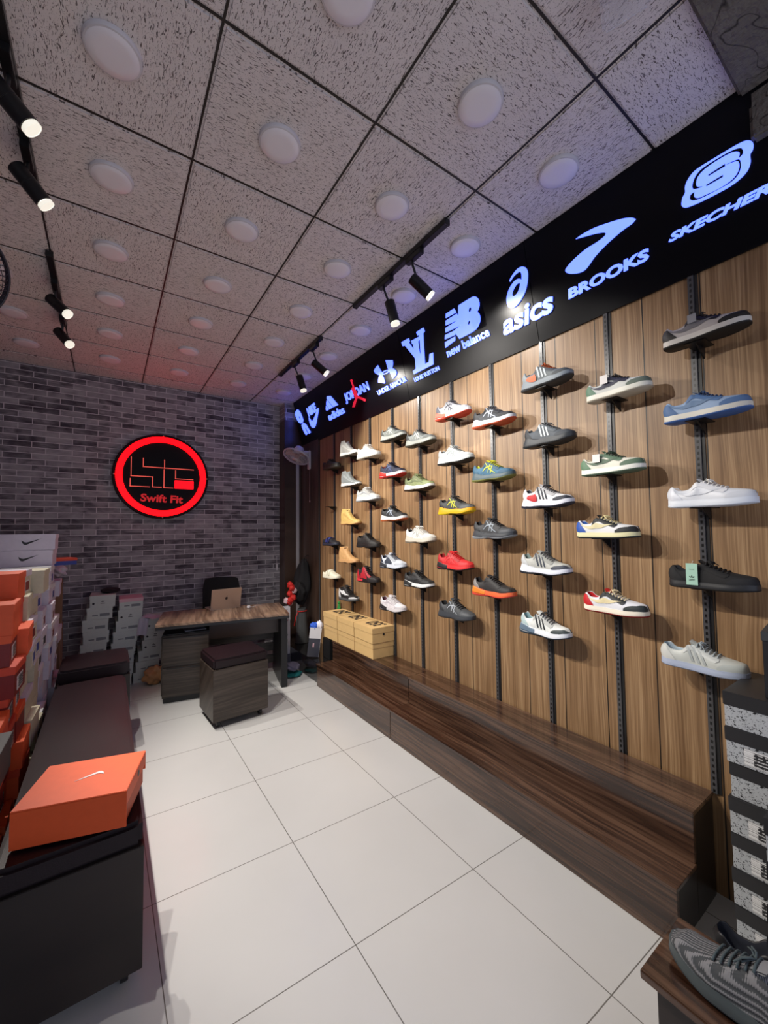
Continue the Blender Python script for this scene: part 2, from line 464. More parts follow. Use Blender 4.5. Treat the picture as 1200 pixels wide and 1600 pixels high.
struct(cb.build('ceiling', M_CEIL))
struct(MB().box(XL - 0.1, XR + 0.1, YF, YB + 0.1, H + 0.022, H + 0.05).build('trim_1', M_GRID))
gb_ = MB()
for i in range(-2, 4): gb_.box(0.288 + i * 0.6 - .0042, 0.288 + i * 0.6 + .0042, YF, YB, H + .003, H + .008)
for j in range(-3, 8): gb_.box(XL, XR, 0.717 + j * 0.6 - .0042, 0.717 + j * 0.6 + .0042, H + .0032, H + .0078)
struct(gb_.build('trim_5', M_GRID))
# corner pillar in dark veneer, its upper band papered like the back wall
struct(MB().box(1.885, XR, 5.0, YB, 0, 2.99).build('trim_2', M_DARKV))
struct(MB().box(1.885, XR, 5.0, YB, 2.99, H).build('trim_3', M_BRICK))
struct(MB().box(2.105, XR, 4.46, 5.0, 0, 2.66).build('trim_4', M_DARKV))
# front lintel of bare concrete
struct(MB().box(XL - 0.1, XR + 0.1, 0.10, 0.425, 3.185, H + 0.1, 0.01).box(1.99, XR - .001, 0.10, 0.40, 3.0, 3.184, .01).build('wall_front', M_CONC))

# ------------------------------------------------------------------ ceiling caps
proto = None
ordn = ['first', 'second', 'third', 'fourth', 'fifth', 'sixth', 'seventh', 'eighth', 'ninth', 'tenth', 'eleventh', 'twelfth', 'thirteenth', 'fourteenth', 'fifteenth']
colname = {-3: 'left wall row', -2: 'row left of the left spotlight track', -1: 'row right of the left spotlight track', 0: 'row over the desk', 1: 'row left of the right spotlight track', 2: 'row beside the brand sign'}
for i in range(-2, 3):
    n = 0
    for j in range(0, 7):
        x = 0.588 + i * 0.6; y = 1.017 + j * 0.6
        if i == 2: x = 1.725
        if i == -2: x = -0.62
        lab = 'round white unlit ceiling lamp, %s from front, %s' % (ordn[n], colname[i]); n += 1
        if proto is None:
            t = thing('ceiling_lamp', lab, 'lamp', (x, y, H), group='round white ceiling lamps')
            MB().lathe([(0.089, 0), (0.089, -0.010), (0.086, -0.0145), (0.08, -0.016)], 40).build('lamp_rim', M_WHITEP, t, auto=40)
            MB().lathe([(0.0815, -0.0150), (0.080, -0.0165), (0.05, -0.0175), (0.02, -0.018), (0.001, -0.018)], 40).build('lamp_cover', mat('milky_diffuser', (0.90, 0.88, 0.92), 0.4), t, smooth=True)
            proto = t
        else: dup(proto, (x, y, H), 0, lab)

# ------------------------------------------------------------------ spotlights on tracks
def track(x, y0, y1, label):
    t = thing('light_track', label, 'light track', (x, (y0 + y1) / 2, H), group='black ceiling light tracks')
    L = (y1 - y0) / 2
    MB().box(-0.017, 0.017, -L, L, -0.034, -0.002, 0.002).build('rail_channel', M_BLACKM, t)
    MB().box(-0.019, 0.019, -L - 0.012, -L, -0.036, -0.001, 0.002).build('end_cap', M_BLACK, t)
    MB().box(-0.019, 0.019, L, L + 0.012, -0.036, -0.001, 0.002).build('end_cap', M_BLACK, t)
track(1.488, 1.53, 2.5, 'black ceiling track holding the two nearer right-hand spotlights')
track(1.488, 3.1, 4.07, 'black ceiling track holding the two far right-hand spotlights')
track(-0.315, 1.0, 2.5, 'black ceiling track at upper left holding the two large spotlights')
track(-0.315, 3.03, 4.0, 'black ceiling track at left holding the two far spotlights')

def spot(lens, d, power, label, size=91, ln=0.15, r=0.034, tx=None, blend=0.45, colr=(1.0, 0.945, 0.87), real=True, adapt=0.0):
    """lens: world position of the lit end; d: aim direction"""
    d = Vector(d).normalized(); L = Vector(lens)
    tail = L - d * ln
    t = thing('track_spotlight', label, 'spotlight', (tx, (L.y + tail.y) / 2, H - 0.034), group='black track spotlights')
    o = t.location
    q = d.to_track_quat('Z', 'Y').to_matrix().to_4x4()
    M = Matrix.Translation(tail - o) @ q
    ab = MB().box(-0.016, 0.016, -0.09 - adapt, 0.05, -0.032, 0, 0.002)
    ab.build('driver_box', M_BLACKM, t)
    mid = tail - o + d * ln * 0.4
    MB().tube([(0, 0, -0.02), (0, 0, -0.05), mid], 0.007, 8).build('stem', M_BLACK, t, smooth=True)
    MB().lathe([(r * 0.85, 0), (r, 0.004), (r, ln * 0.45), (r * 0.97, ln * 0.455), (r * 0.97, ln * 0.47), (r, ln * 0.475), (r, ln - 0.004), (r * 0.88, ln - 0.002), (r * 0.84, ln - 0.012)], 28, M).build('housing', M_BLACKM, t, auto=35)
    MB().lathe([(r * 0.83, ln - 0.0115), (r * 0.84, ln - 0.004), (r * 0.45, ln + 0.003), (0.001, ln + 0.005)], 28, M).build('lens', M_LENS, t, smooth=True)
    MB().lathe([(r * .86, ln - .001), (r * .93, ln - .001), (r * .93, ln + .014), (r * .86, ln + .014), (r * .86, ln + .013)], 28, M).build('glass_ring', M_LENSRING, t, auto=35)
    ld = bpy.data.lights.new('spot_beam', 'SPOT'); ld.energy = power; ld.spot_size = math.radians(size); ld.spot_blend = blend
    ld.color = colr; ld.shadow_soft_size = 0.012
    lo = bpy.data.objects.new('spot_beam', ld); C.objects.link(lo)
    lo.parent = t
    lo.matrix_parent_inverse = Matrix.Identity(4)
    lo.location = L - o + d * 0.03
    lo.rotation_euler = d.to_track_quat('-Z', 'Y').to_euler()
    return t

spot((1.60, 1.80, 2.965), (0.60, -0.30, -0.62), SPOT_R, 'black spotlight, nearest on the right track, lens towards the shoe wall', tx=1.488, size=95)
spot((1.57, 2.12, 2.925), (0.22, -0.10, -0.95), 34, 'black cylindrical spotlight, second on the near right track, pointing down', tx=1.488, size=62)
spot((1.60, 3.22, 2.955), (0.62, -0.32, -0.60), SPOT_R, 'black cylindrical spotlight, nearer one on the far right track', tx=1.488, size=95)
spot((1.57, 3.66, 2.925), (0.22, -0.15, -0.95), 34, 'black cylindrical spotlight, last one on the far right track', tx=1.488, size=62)
spot((-0.255, 1.85, 3.0), (0.62, 0.06, -0.62), SPOT_L, 'lit black spotlight nearest the upper left corner of the ceiling', tx=-0.315)
spot((-0.255, 2.26, 3.0), (0.62, 0.10, -0.70), SPOT_L, 'lit black spotlight, second on the upper left track', tx=-0.315)
spot((-0.25, 3.34, 3.0), (0.62, -0.34, -0.66), SPOT_L, 'small lit black spotlight at left, nearer one on the far left track', tx=-0.315)
spot((-0.27, 3.85, 2.99), (0.52, -0.44, -0.75), SPOT_L, 'small lit black spotlight at left, last one on the far left track', tx=-0.315)

# ------------------------------------------------------------------ brand sign (sloping light box)
A = Vector((1.98, 0, 3.216)); SD = Vector((0.2193, 0, -0.9757)); SN = Vector((-0.9757, 0, -0.2193)); Y0 = 4.95; SLEN = 0.59
def sgn(a, b, h): return A + SD * b + SN * h + Vector((0, Y0 - a, 0))
LOGOS = [{"name":"running_brand_letters","polys":[[[0.0984,0.1123],[0.1369,0.1393],[0.1641,0.1703],[0.1831,0.2162],[0.1988,0.2679],[0.1676,0.2951],[0.1007,0.2903],[0.0475,0.2571],[0.0134,0.2033],[0.0001,0.1507],[0.0299,0.1229]],[[0.1203,0.326],[0.1611,0.3075],[0.2085,0.3148],[0.2533,0.342],[0.291,0.3979],[0.337,0.4585],[0.2823,0.4641],[0.2314,0.385],[0.1999,0.3644],[0.2055,0.3862],[0.245,0.4564],[0.1908,0.4645],[0.1467,0.4013]]],"holes":[[[0.1202,0.2389],[0.1122,0.2371],[0.1034,0.2322],[0.0954,0.2251],[0.0892,0.2167],[0.0858,0.2085],[0.0857,0.2016],[0.089,0.1972],[0.0952,0.1958],[0.1032,0.1977],[0.1119,0.2026],[0.12,0.2097],[0.1261,0.218],[0.1295,0.2262],[0.1295,0.233],[0.1262,0.2375]]],"texts":[],"dark":[],"red":[]},{"name":"swoosh_letters","polys":[[[0.667,0.2394],[0.6328,0.2867],[0.5706,0.3486],[0.5084,0.4058],[0.4599,0.4267],[0.417,0.4186],[0.379,0.3836],[0.3641,0.3267],[0.3707,0.2782],[0.3849,0.2916],[0.4086,0.3238],[0.4347,0.3444],[0.4748,0.3326],[0.5537,0.2961],[0.6334,0.239]]],"holes":[],"texts":[["NIKE",[[0.376,0.2708],[0.6194,0.2591],[0.3438,0.1648]]]],"dark":[],"red":[]},{"name":"three_bar_letters","polys":[[[0.9247,0.1718],[1.002,0.1906],[1.1225,0.3206],[1.0175,0.3167],[0.9078,0.1943]],[[0.9017,0.2077],[0.9983,0.3164],[0.9201,0.3156],[0.8684,0.2486]],[[0.8602,0.2605],[0.9029,0.3154],[0.8519,0.3178],[0.8366,0.3004]]],"holes":[],"texts":[["adidas",[[0.8656,0.4378],[1.2362,0.4365],[0.8455,0.353]]]],"dark":[],"red":[]},{"name":"jumping_figure_letters","polys":[],"holes":[],"texts":[["JORDAN",[[1.297,0.3617],[1.7651,0.3688],[1.2707,0.2477]]]],"dark":[],"red":[[[1.4749,0.1831],[1.4978,0.1902],[1.5134,0.2454],[1.5362,0.301],[1.5496,0.3423],[1.6324,0.3879],[1.6717,0.4134],[1.6592,0.4284],[1.6347,0.4195],[1.5837,0.3855],[1.5339,0.3642],[1.5073,0.3758],[1.4494,0.429],[1.4065,0.4217],[1.4451,0.3818],[1.4925,0.3566],[1.4707,0.2972],[1.4583,0.2403],[1.4867,0.2374]],[[1.5038,0.1785],[1.5006,0.1827],[1.495,0.1854],[1.4879,0.1861],[1.4803,0.1848],[1.4734,0.1816],[1.4683,0.1771],[1.4658,0.1719],[1.4662,0.1668],[1.4695,0.1626],[1.4752,0.16],[1.4823,0.1593],[1.4899,0.1606],[1.4967,0.1638],[1.5017,0.1683],[1.5042,0.1735]]]},{"name":"crossed_arc_letters","polys":[[[1.9582,0.1784],[1.9244,0.186],[1.8852,0.2004],[1.9014,0.2335],[1.9631,0.2707],[2.0043,0.2637],[1.9789,0.2248]],[[1.9631,0.2707],[1.9334,0.2851],[1.9138,0.3238],[2.011,0.3606],[2.0149,0.3314],[1.9948,0.2775]],[[2.0845,0.1774],[2.1764,0.2098],[2.1689,0.2429],[2.1463,0.2677],[2.0994,0.2717],[2.0904,0.2291]],[[2.0994,0.2717],[2.1463,0.2677],[2.1958,0.3038],[2.2012,0.3283],[2.1757,0.3492],[2.1321,0.3563],[2.1186,0.3177]],[[2.111,0.2749],[2.11,0.2798],[2.1032,0.284],[2.0911,0.287],[2.0748,0.2885],[2.0559,0.2884],[2.0362,0.2867],[2.0176,0.2835],[2.002,0.2791],[1.991,0.2739],[1.9857,0.2686],[1.9868,0.2635],[1.994,0.2593],[2.0066,0.2563],[2.0234,0.2549],[2.0425,0.2551],[2.0622,0.2569],[2.0804,0.2602],[2.0955,0.2646],[2.106,0.2696]]],"holes":[[[2.0886,0.2738],[2.0876,0.276],[2.0829,0.2778],[2.0749,0.2791],[2.0644,0.2796],[2.0523,0.2794],[2.0399,0.2784],[2.0283,0.2768],[2.0188,0.2747],[2.0122,0.2722],[2.0092,0.2698],[2.0102,0.2675],[2.0151,0.2656],[2.0233,0.2644],[2.034,0.2639],[2.0462,0.2641],[2.0586,0.2651],[2.07,0.2668],[2.0793,0.2689],[2.0857,0.2713]]],"texts":[["UNDER ARMOUR",[[1.8817,0.4341],[2.3168,0.4343],[1.8667,0.3863]]]],"dark":[],"red":[]},{"name":"monogram_letters","polys":[[[2.3373,0.1162],[2.4319,0.1211],[2.4372,0.1481],[2.4233,0.153],[2.4688,0.229],[2.4761,0.1821],[2.4625,0.1813],[2.4599,0.1528],[2.5562,0.1576],[2.5649,0.146],[2.5396,0.1416],[2.5353,0.114],[2.6192,0.1143],[2.6258,0.1453],[2.6053,0.1508],[2.586,0.2461],[2.5648,0.376],[2.6133,0.3777],[2.6366,0.3247],[2.6739,0.3268],[2.656,0.4108],[2.4155,0.4093],[2.4125,0.3813],[2.4532,0.3756],[2.4653,0.2932],[2.373,0.1581],[2.3427,0.1519]]],"holes":[[[2.5323,0.1851],[2.5596,0.179],[2.5351,0.3046],[2.5255,0.2638]]],"texts":[["LOUIS VUITTON",[[2.4124,0.4728],[2.7128,0.4721],[2.403,0.4381]]]],"dark":[],"red":[]},{"name":"striped_initials_letters","polys":[[[2.983,0.1916],[2.9999,0.1227],[3.0078,0.119],[3.124,0.1221],[3.1504,0.1293],[3.1674,0.1475],[3.1755,0.1733],[3.1695,0.2035],[3.1448,0.2279],[3.1601,0.2484],[3.1616,0.2792],[3.1503,0.303],[3.12,0.3271],[3.0743,0.3353],[2.9564,0.3327],[2.9289,0.2751],[2.9332,0.2581],[2.9988,0.2518],[2.8385,0.2399],[2.8444,0.211],[2.9885,0.2074],[2.8514,0.1937],[2.8595,0.1646],[2.9712,0.163]],[[2.8745,0.1201],[2.9556,0.1198],[2.9678,0.1514],[2.8651,0.1469]],[[2.8293,0.2555],[2.9298,0.2618],[2.9234,0.2916],[2.8205,0.2836]],[[2.8155,0.3028],[2.9198,0.3022],[2.9144,0.3275],[2.8095,0.3419]]],"holes":[[[3.0999,0.1765],[3.1034,0.1803],[3.105,0.1854],[3.1045,0.1909],[3.1019,0.1961],[3.0976,0.2002],[3.0924,0.2025],[3.0868,0.2027],[3.0819,0.2008],[3.0784,0.197],[3.0767,0.1919],[3.0773,0.1863],[3.0799,0.181],[3.0842,0.177],[3.0895,0.1747],[3.095,0.1745]],[[3.0756,0.2543],[3.078,0.2576],[3.0784,0.262],[3.0768,0.2668],[3.0734,0.2714],[3.0687,0.275],[3.0634,0.2771],[3.0584,0.2774],[3.0543,0.2757],[3.0518,0.2724],[3.0514,0.268],[3.053,0.2631],[3.0565,0.2585],[3.0612,0.2549],[3.0665,0.2528],[3.0715,0.2526]]],"texts":[["new balance",[[2.8186,0.4162],[3.2183,0.4151],[2.8091,0.3535]]]],"dark":[],"red":[]},{"name":"spiral_letters","polys":[[[3.4234,0.1686],[3.4376,0.1534],[3.4641,0.1385],[3.4929,0.1286],[3.5223,0.1324],[3.5415,0.1481],[3.55,0.1711],[3.5473,0.2004],[3.5355,0.2377],[3.5133,0.2766],[3.4813,0.3055],[3.4467,0.3246],[3.4149,0.3262],[3.3934,0.3132],[3.3834,0.2922],[3.384,0.2597],[3.3956,0.2326],[3.4168,0.2072],[3.4419,0.1908],[3.4669,0.1827],[3.4894,0.1856],[3.5015,0.1972],[3.504,0.2078],[3.5106,0.1815],[3.5105,0.1627],[3.5017,0.1513],[3.489,0.1484],[3.4653,0.1518],[3.4442,0.16],[3.428,0.1716]]],"holes":[[[3.4855,0.2057],[3.4919,0.2158],[3.4855,0.2347],[3.4682,0.2547],[3.4467,0.2651],[3.43,0.2604],[3.4259,0.2471],[3.4385,0.2275],[3.4615,0.2101]]],"texts":[["asics",[[3.3176,0.4615],[3.6651,0.4609],[3.3421,0.3432]]]],"dark":[],"red":[]},{"name":"chevron_letters","polys":[[[3.8497,0.165],[3.8869,0.1626],[3.9486,0.1677],[4.0246,0.1871],[4.0817,0.2056],[4.1152,0.2228],[4.1314,0.2384],[4.1118,0.2483],[4.0753,0.2521],[4.0292,0.2625],[3.9807,0.2769],[3.9289,0.2993],[3.8963,0.3219],[3.8686,0.3358],[3.8341,0.3322],[3.7921,0.3133],[3.7741,0.2967],[3.7717,0.2826],[3.795,0.2674],[3.8425,0.2515],[3.8961,0.2406],[3.9501,0.2396],[3.9869,0.2337],[3.9977,0.2265],[3.986,0.2129],[3.9446,0.1949],[3.893,0.1783]]],"holes":[],"texts":[["BROOKS",[[3.7648,0.4382],[4.1616,0.4406],[3.772,0.3856]]]],"dark":[],"red":[]},{"name":"round_initial_letters","polys":[[[4.327,0.252],[4.3295,0.229],[4.341,0.2088],[4.3625,0.1925],[4.3897,0.1879],[4.4411,0.1883],[4.4951,0.1893],[4.5283,0.1938],[4.545,0.205],[4.5512,0.2191],[4.5482,0.2388],[4.5397,0.2498],[4.5379,0.2786],[4.5261,0.302],[4.5042,0.3156],[4.4717,0.3227],[4.4276,0.3229],[4.3758,0.3196],[4.3372,0.3137],[4.3192,0.3075],[4.3099,0.2925],[4.316,0.2661]]],"holes":[],"texts":[["SKECHERS",[[4.2455,0.4143],[4.6221,0.4211],[4.2568,0.3799]]]],"dark":[[[4.3559,0.254],[4.3574,0.2341],[4.3709,0.2122],[4.3943,0.1997],[4.4401,0.1975],[4.4887,0.2007],[4.5141,0.2094],[4.5212,0.2217],[4.5199,0.2352],[4.5072,0.2418],[4.5108,0.222],[4.4882,0.2067],[4.4424,0.2032],[4.4023,0.2071],[4.3792,0.2181],[4.3693,0.2353],[4.3694,0.2544],[4.3873,0.2667],[4.3699,0.2635]],[[4.3428,0.2908],[4.3445,0.2744],[4.3587,0.2698],[4.3568,0.2878],[4.3688,0.3017],[4.3949,0.3062],[4.44,0.311],[4.4787,0.306],[4.4986,0.2922],[4.5069,0.2722],[4.5059,0.2554],[4.5001,0.2473],[4.469,0.2384],[4.5055,0.2454],[4.5112,0.2624],[4.5085,0.2831],[4.4977,0.3013],[4.4728,0.3118],[4.4287,0.3118],[4.3829,0.3086],[4.3567,0.3028]],[[4.4102,0.2365],[4.4655,0.2332],[4.4647,0.2412],[4.4117,0.2416]],[[4.3995,0.2699],[4.4552,0.2688],[4.4545,0.2756],[4.401,0.275]]],"red":[]}]
sign = thing('brand_sign', 'long sloping gloss black light box with glowing blue-white sports brand logos above the shoe wall', 'sign', (2.05, 2.6, 2.64))
so = sign.location
def addsign(name, vs, fs, m, h0, h1, auto=None):
    mb = MB(); mb.add([sgn(x, y, h0 + (h1 - h0) * z) - so for x, y, z in vs], fs)
    return mb.build(name, m, sign)
for a0, a1 in ((0.0, 2.30), (2.304, 3.55), (3.554, 4.75)):
    mb = MB()
    p = [sgn(a0, 0.002, 0), sgn(a1, 0.002, 0), sgn(a1, SLEN, 0), sgn(a0, SLEN, 0)]
    q = [sgn(a0, 0.002, -0.006), sgn(a1, 0.002, -0.006), sgn(a1, SLEN, -0.006), sgn(a0, SLEN, -0.006)]
    mb.add([v - so for v in p + q], [(0, 1, 2, 3), (7, 6, 5, 4), (0, 4, 5, 1), (1, 5, 6, 2), (2, 6, 7, 3), (3, 7, 4, 0)])
    mb.build('face_panel', M_SIGN, sign)
mb = MB()
e0, e1 = sgn(0, 0, -0.007), sgn(4.75, 0, -0.007); g0, g1 = sgn(0, SLEN, -0.007), sgn(4.75, SLEN, -0.007)
bx = 2.119
mb.add([Vector(v) - so for v in (e0, e1, g1, g0, (bx, e0.y, e0.z), (bx, e1.y, e1.z), (bx, g1.y, g1.z - 0.0), (bx, g0.y, g0.z))],
       [(0, 1, 2, 3), (4, 7, 6, 5), (0, 4, 5, 1), (3, 2, 6, 7), (0, 3, 7, 4), (1, 5, 6, 2)])
mb.build('casing', M_BLACK, sign)
for lg in LOGOS:
    if lg['polys']:
        for pset in ([lg['polys'] + lg['holes']] if lg['name'] != 'crossed_arc_letters' else [[q] for q in lg['polys'][:4]] + [[lg['polys'][4]] + lg['holes']]):
            if lg['name'] not in ('monogram_letters', 'three_bar_letters'): pset = [smooth2d(q) for q in pset]
            vs, fs = shape2d(polys=pset); addsign('logo', vs, fs, M_LED, 0.001, 0.008)
    for tx, (bl, br, tl) in lg['texts']:
        off = {'NIKE': 0.05, 'adidas': 0.03, 'asics': 0.032, 'SKECHERS': 0.035, 'BROOKS': 0.04, 'JORDAN': 0.03}.get(tx, 0.025)
        sh = {'NIKE': 0.1, 'SKECHERS': 0.12, 'BROOKS': 0.0}.get(tx, 0.0)
        vs, fs = fit_text(tx, bl, br, tl, off, sh); addsign('lettering', vs, fs, M_LED, 0.001, 0.008)
    if lg['dark']:
        vs, fs = shape2d(polys=[smooth2d(q, 70) if len(q) > 6 else q for q in lg['dark']]); addsign('logo_cut', vs, fs, M_SIGN, 0.0081, 0.0095)
    if lg['red']:
        vs, fs = shape2d(polys=[smooth2d(q) for q in lg['red']]); o = addsign('red_logo', vs, fs, M_LEDRED, 0.0085, 0.013); o['label'] = 'small red jumping figure logo'

# ------------------------------------------------------------------ neon disc
NEON = {"lines":[[[0.1967,2.3651],[0.1943,2.1559],[0.4018,2.1569],[0.3984,2.0487],[0.4881,2.0403]],[[0.3113,2.3599],[0.3079,2.2738],[0.8191,2.2585]],[[0.52,2.3572],[0.5144,2.2632]],[[0.5145,2.2467],[0.512,2.0437],[0.6043,2.0373]],[[0.6317,2.2445],[0.6297,2.1497],[0.8149,2.15]],[[0.1885,2.1271],[0.1879,2.043],[0.3706,2.0441]]],"box":[[0.62,2.1324],[0.8223,2.1334],[0.8159,2.0342],[0.619,2.0381]],"text":[[0.2858,1.8783],[0.7083,1.8657],[0.2909,1.9666]]}
nx, nz = 0.503, 2.168
neon = thing('neon_sign', 'round black wall sign with glowing red ring and maze lettering on brick wall', 'sign', (nx, YB, nz))
RX = Matrix.Rotation(PI / 2, 4, 'X')
MB().lathe([(0.482, 0.002), (0.482, 0.042), (0.478, 0.046)], 96, RX).build('disc', mat('matt_black_acrylic', (0.004, 0.003, 0.004), 0.5, spec=0.15), neon, auto=40)
def annulus(r0, r1, y0, y1, n=128):
    mb = MB(); vs = []; fs = []
    for k in range(n):
        q = 2 * PI * k / n; c, s_ = math.cos(q), math.sin(q)
        vs += [(r0 * c, -y0, r0 * s_), (r1 * c, -y0, r1 * s_), (r1 * c, -y1, r1 * s_), (r0 * c, -y1, r0 * s_)]
    for k in range(n):
        a = k * 4; b = ((k + 1) % n) * 4
        for i in range(4): j = (i + 1) % 4; fs.append((a + i, b + i, b + j, a + j))
    return mb.add(vs, fs)
annulus(0.388, 0.451, 0.047, 0.062).build('light_ring', M_NEON, neon)
mb = MB()
for ln in NEON['lines']:
    for (x0, z0), (x1, z1) in zip(ln, ln[1:]):
        x0 -= nx; x1 -= nx; z0 -= nz; z1 -= nz
        xa, xb = min(x0, x1) - 0.0035, max(x0, x1) + 0.0035; za, zb = min(z0, z1) - 0.0035, max(z0, z1) + 0.0035
        if abs(x1 - x0) < abs(z1 - z0): xm = (x0 + x1) / 2; xa, xb = xm - 0.0035, xm + 0.0035
        else: zm = (z0 + z1) / 2; za, zb = zm - 0.0035, zm + 0.0035
        mb.box(xa, xb, -0.056, -0.0465, za, zb)
mb.build('maze_lines', M_NEONLINE, neon)
bxp = NEON['box']; mb = MB()
mb.box(min(p[0] for p in bxp) - nx, max(p[0] for p in bxp) - nx, -0.058, -0.0465, min(p[1] for p in bxp) - nz, max(p[1] for p in bxp) - nz, 0.004)
mb.build('red_block', mat('red_block_led', (0.6, 0, 0), 0.5, emit=(1.0, 0.0, 0.01), es=1.0), neon)
bl, br, tl = NEON['text']
vs, fs = fit_text('Swift Fit', (bl[0] - nx, bl[1] - nz), (br[0] - nx, br[1] - nz), (tl[0] - nx, tl[1] - nz), 0.03)
MB().add([(x, -0.0465 - z * 0.006, y) for x, y, z in vs], fs).build('lettering', M_NEONTXT, neon)
for k in range(4):
    q = k * PI / 2
    MB().lathe([(0.008, 0.045), (0.008, 0.052), (0.004, 0.055)], 12, Matrix.Translation((0.466 * math.cos(q), 0, 0.466 * math.sin(q))) @ RX).build('fixing_screw', mat('steel', (0.5, 0.5, 0.5), 0.3, 1.0), neon, smooth=True)

# ------------------------------------------------------------------ slotted rails
rail_y = [0.642, 1.012, 1.39, 1.775, 2.155, 2.535, 2.92, 3.30, 3.67, 4.06, 4.46]
proto = None
for i, y in enumerate(rail_y):
    lab = ('nearest black slotted shelf rail, at the right edge of the shoe wall' if i == 0 else 'black slotted shelf rail, last one next to the fan in the far corner' if i == 10 else 'black slotted shelf rail, %s from the right end of the shoe wall' % ordn[i])
    if proto is None:
        t = thing('shelf_rail', lab, 'rail', (XR, y, 0.41), group='black slotted rails on the wood wall')
        MB().box(-0.010, 0, -0.008, 0.014, 0.0, 2.24, 0.001).build('slotted_strip', M_RAIL, t)
        MB().box(-0.004, 0, -0.021, 0.016, 0.0, 2.24).build('edge_trim', M_BLACK, t)
        proto = t
    else: dup(proto, (XR, y, 0.41), 0, lab)

# ------------------------------------------------------------------ display steps
def stepunit(name, label, y0, y1):
    t = thing(name, label, 'step bench', ((1.717 + XR) / 2, (y0 + y1) / 2, 0), group='walnut display steps')
    o = t.location
    def bx_(x0, x1, ya, yb, z0, z1, b=0.0015): return MB().box(x0 - o.x, x1 - o.x, ya - o.y, yb - o.y, z0, z1, b)
    bx_(1.722, 1.740, y0, y1, 0, 0.203).build('lower_front', M_WALNUT, t)
    bx_(1.712, 1.905, y0 - 0.004, y1, 0.203, 0.219).build('lower_tread', M_WALNUT, t)
    bx_(1.897, 1.915, y0, y1, 0.219, 0.40).build('upper_front', M_WALNUT, t)
    bx_(1.887, XR - 0.012, y0 - 0.004, y1, 0.402, 0.418).build('upper_tread', M_WALNUT, t)
    mb = bx_(1.7405, 1.9155, y0 + 0.001, y0 + 0.018, 0, 0.203)
    mb.box(1.916 - o.x, XR - 0.012 - o.x, y0 + 0.001 - o.y, y0 + 0.018 - o.y, 0, 0.402); mb.build('end_panel', mat('gloss_black_laminate', (0.014, 0.010, 0.009), 0.3, coat=0.1), t)
    return t
stepunit('display_steps', 'long glossy walnut two-tier step bench in front of the shoe wall, nearer section', 0.652, 2.448)
stepunit('display_steps', 'glossy walnut two-tier step bench, far section under the kraft boxes', 2.452, 3.70)
t = thing('storage_plinth', 'low gloss black plinth in the far corner beyond the walnut steps', 'plinth', (1.93, 4.2, 0))
MB().box(-0.175, 0.175, -0.44, 0.62, 0, 0.20, 0.003).build('plinth_base', mat('gloss_black_plinth', (0.012, 0.011, 0.011), 0.15, coat=0.5), t)
MB().box(-0.035, 0.172, -0.44, -0.28, 0.20, 0.40, 0.003).build('plinth_upstand', M_BLACK, t)

# ------------------------------------------------------------------ shoes
def cr(pts, t):
    if t <= pts[0][0]: return pts[0][1]
    if t >= pts[-1][0]: return pts[-1][1]
    for i in range(len(pts) - 1):
        if pts[i][0] <= t <= pts[i + 1][0]: break
    p0 = pts[max(i - 1, 0)]; p1 = pts[i]; p2 = pts[i + 1]; p3 = pts[min(i + 2, len(pts) - 1)]
    h = p2[0] - p1[0]; u = (t - p1[0]) / h
    m1 = (p2[1] - p0[1]) / max(p2[0] - p0[0], 1e-6) * h; m2 = (p3[1] - p1[1]) / max(p3[0] - p1[0], 1e-6) * h
    if (p2[1] - p1[1]) * (p1[1] - p0[1]) <= 0: m1 = 0
    if (p3[1] - p2[1]) * (p2[1] - p1[1]) <= 0: m2 = 0
    return (2 * u**3 - 3 * u**2 + 1) * p1[1] + (u**3 - 2 * u**2 + u) * m1 + (-2 * u**3 + 3 * u**2) * p2[1] + (u**3 - u**2) * m2
def sst(a, b, x): x = max(0, min(1, (x - a) / (b - a))); return x * x * (3 - 2 * x)

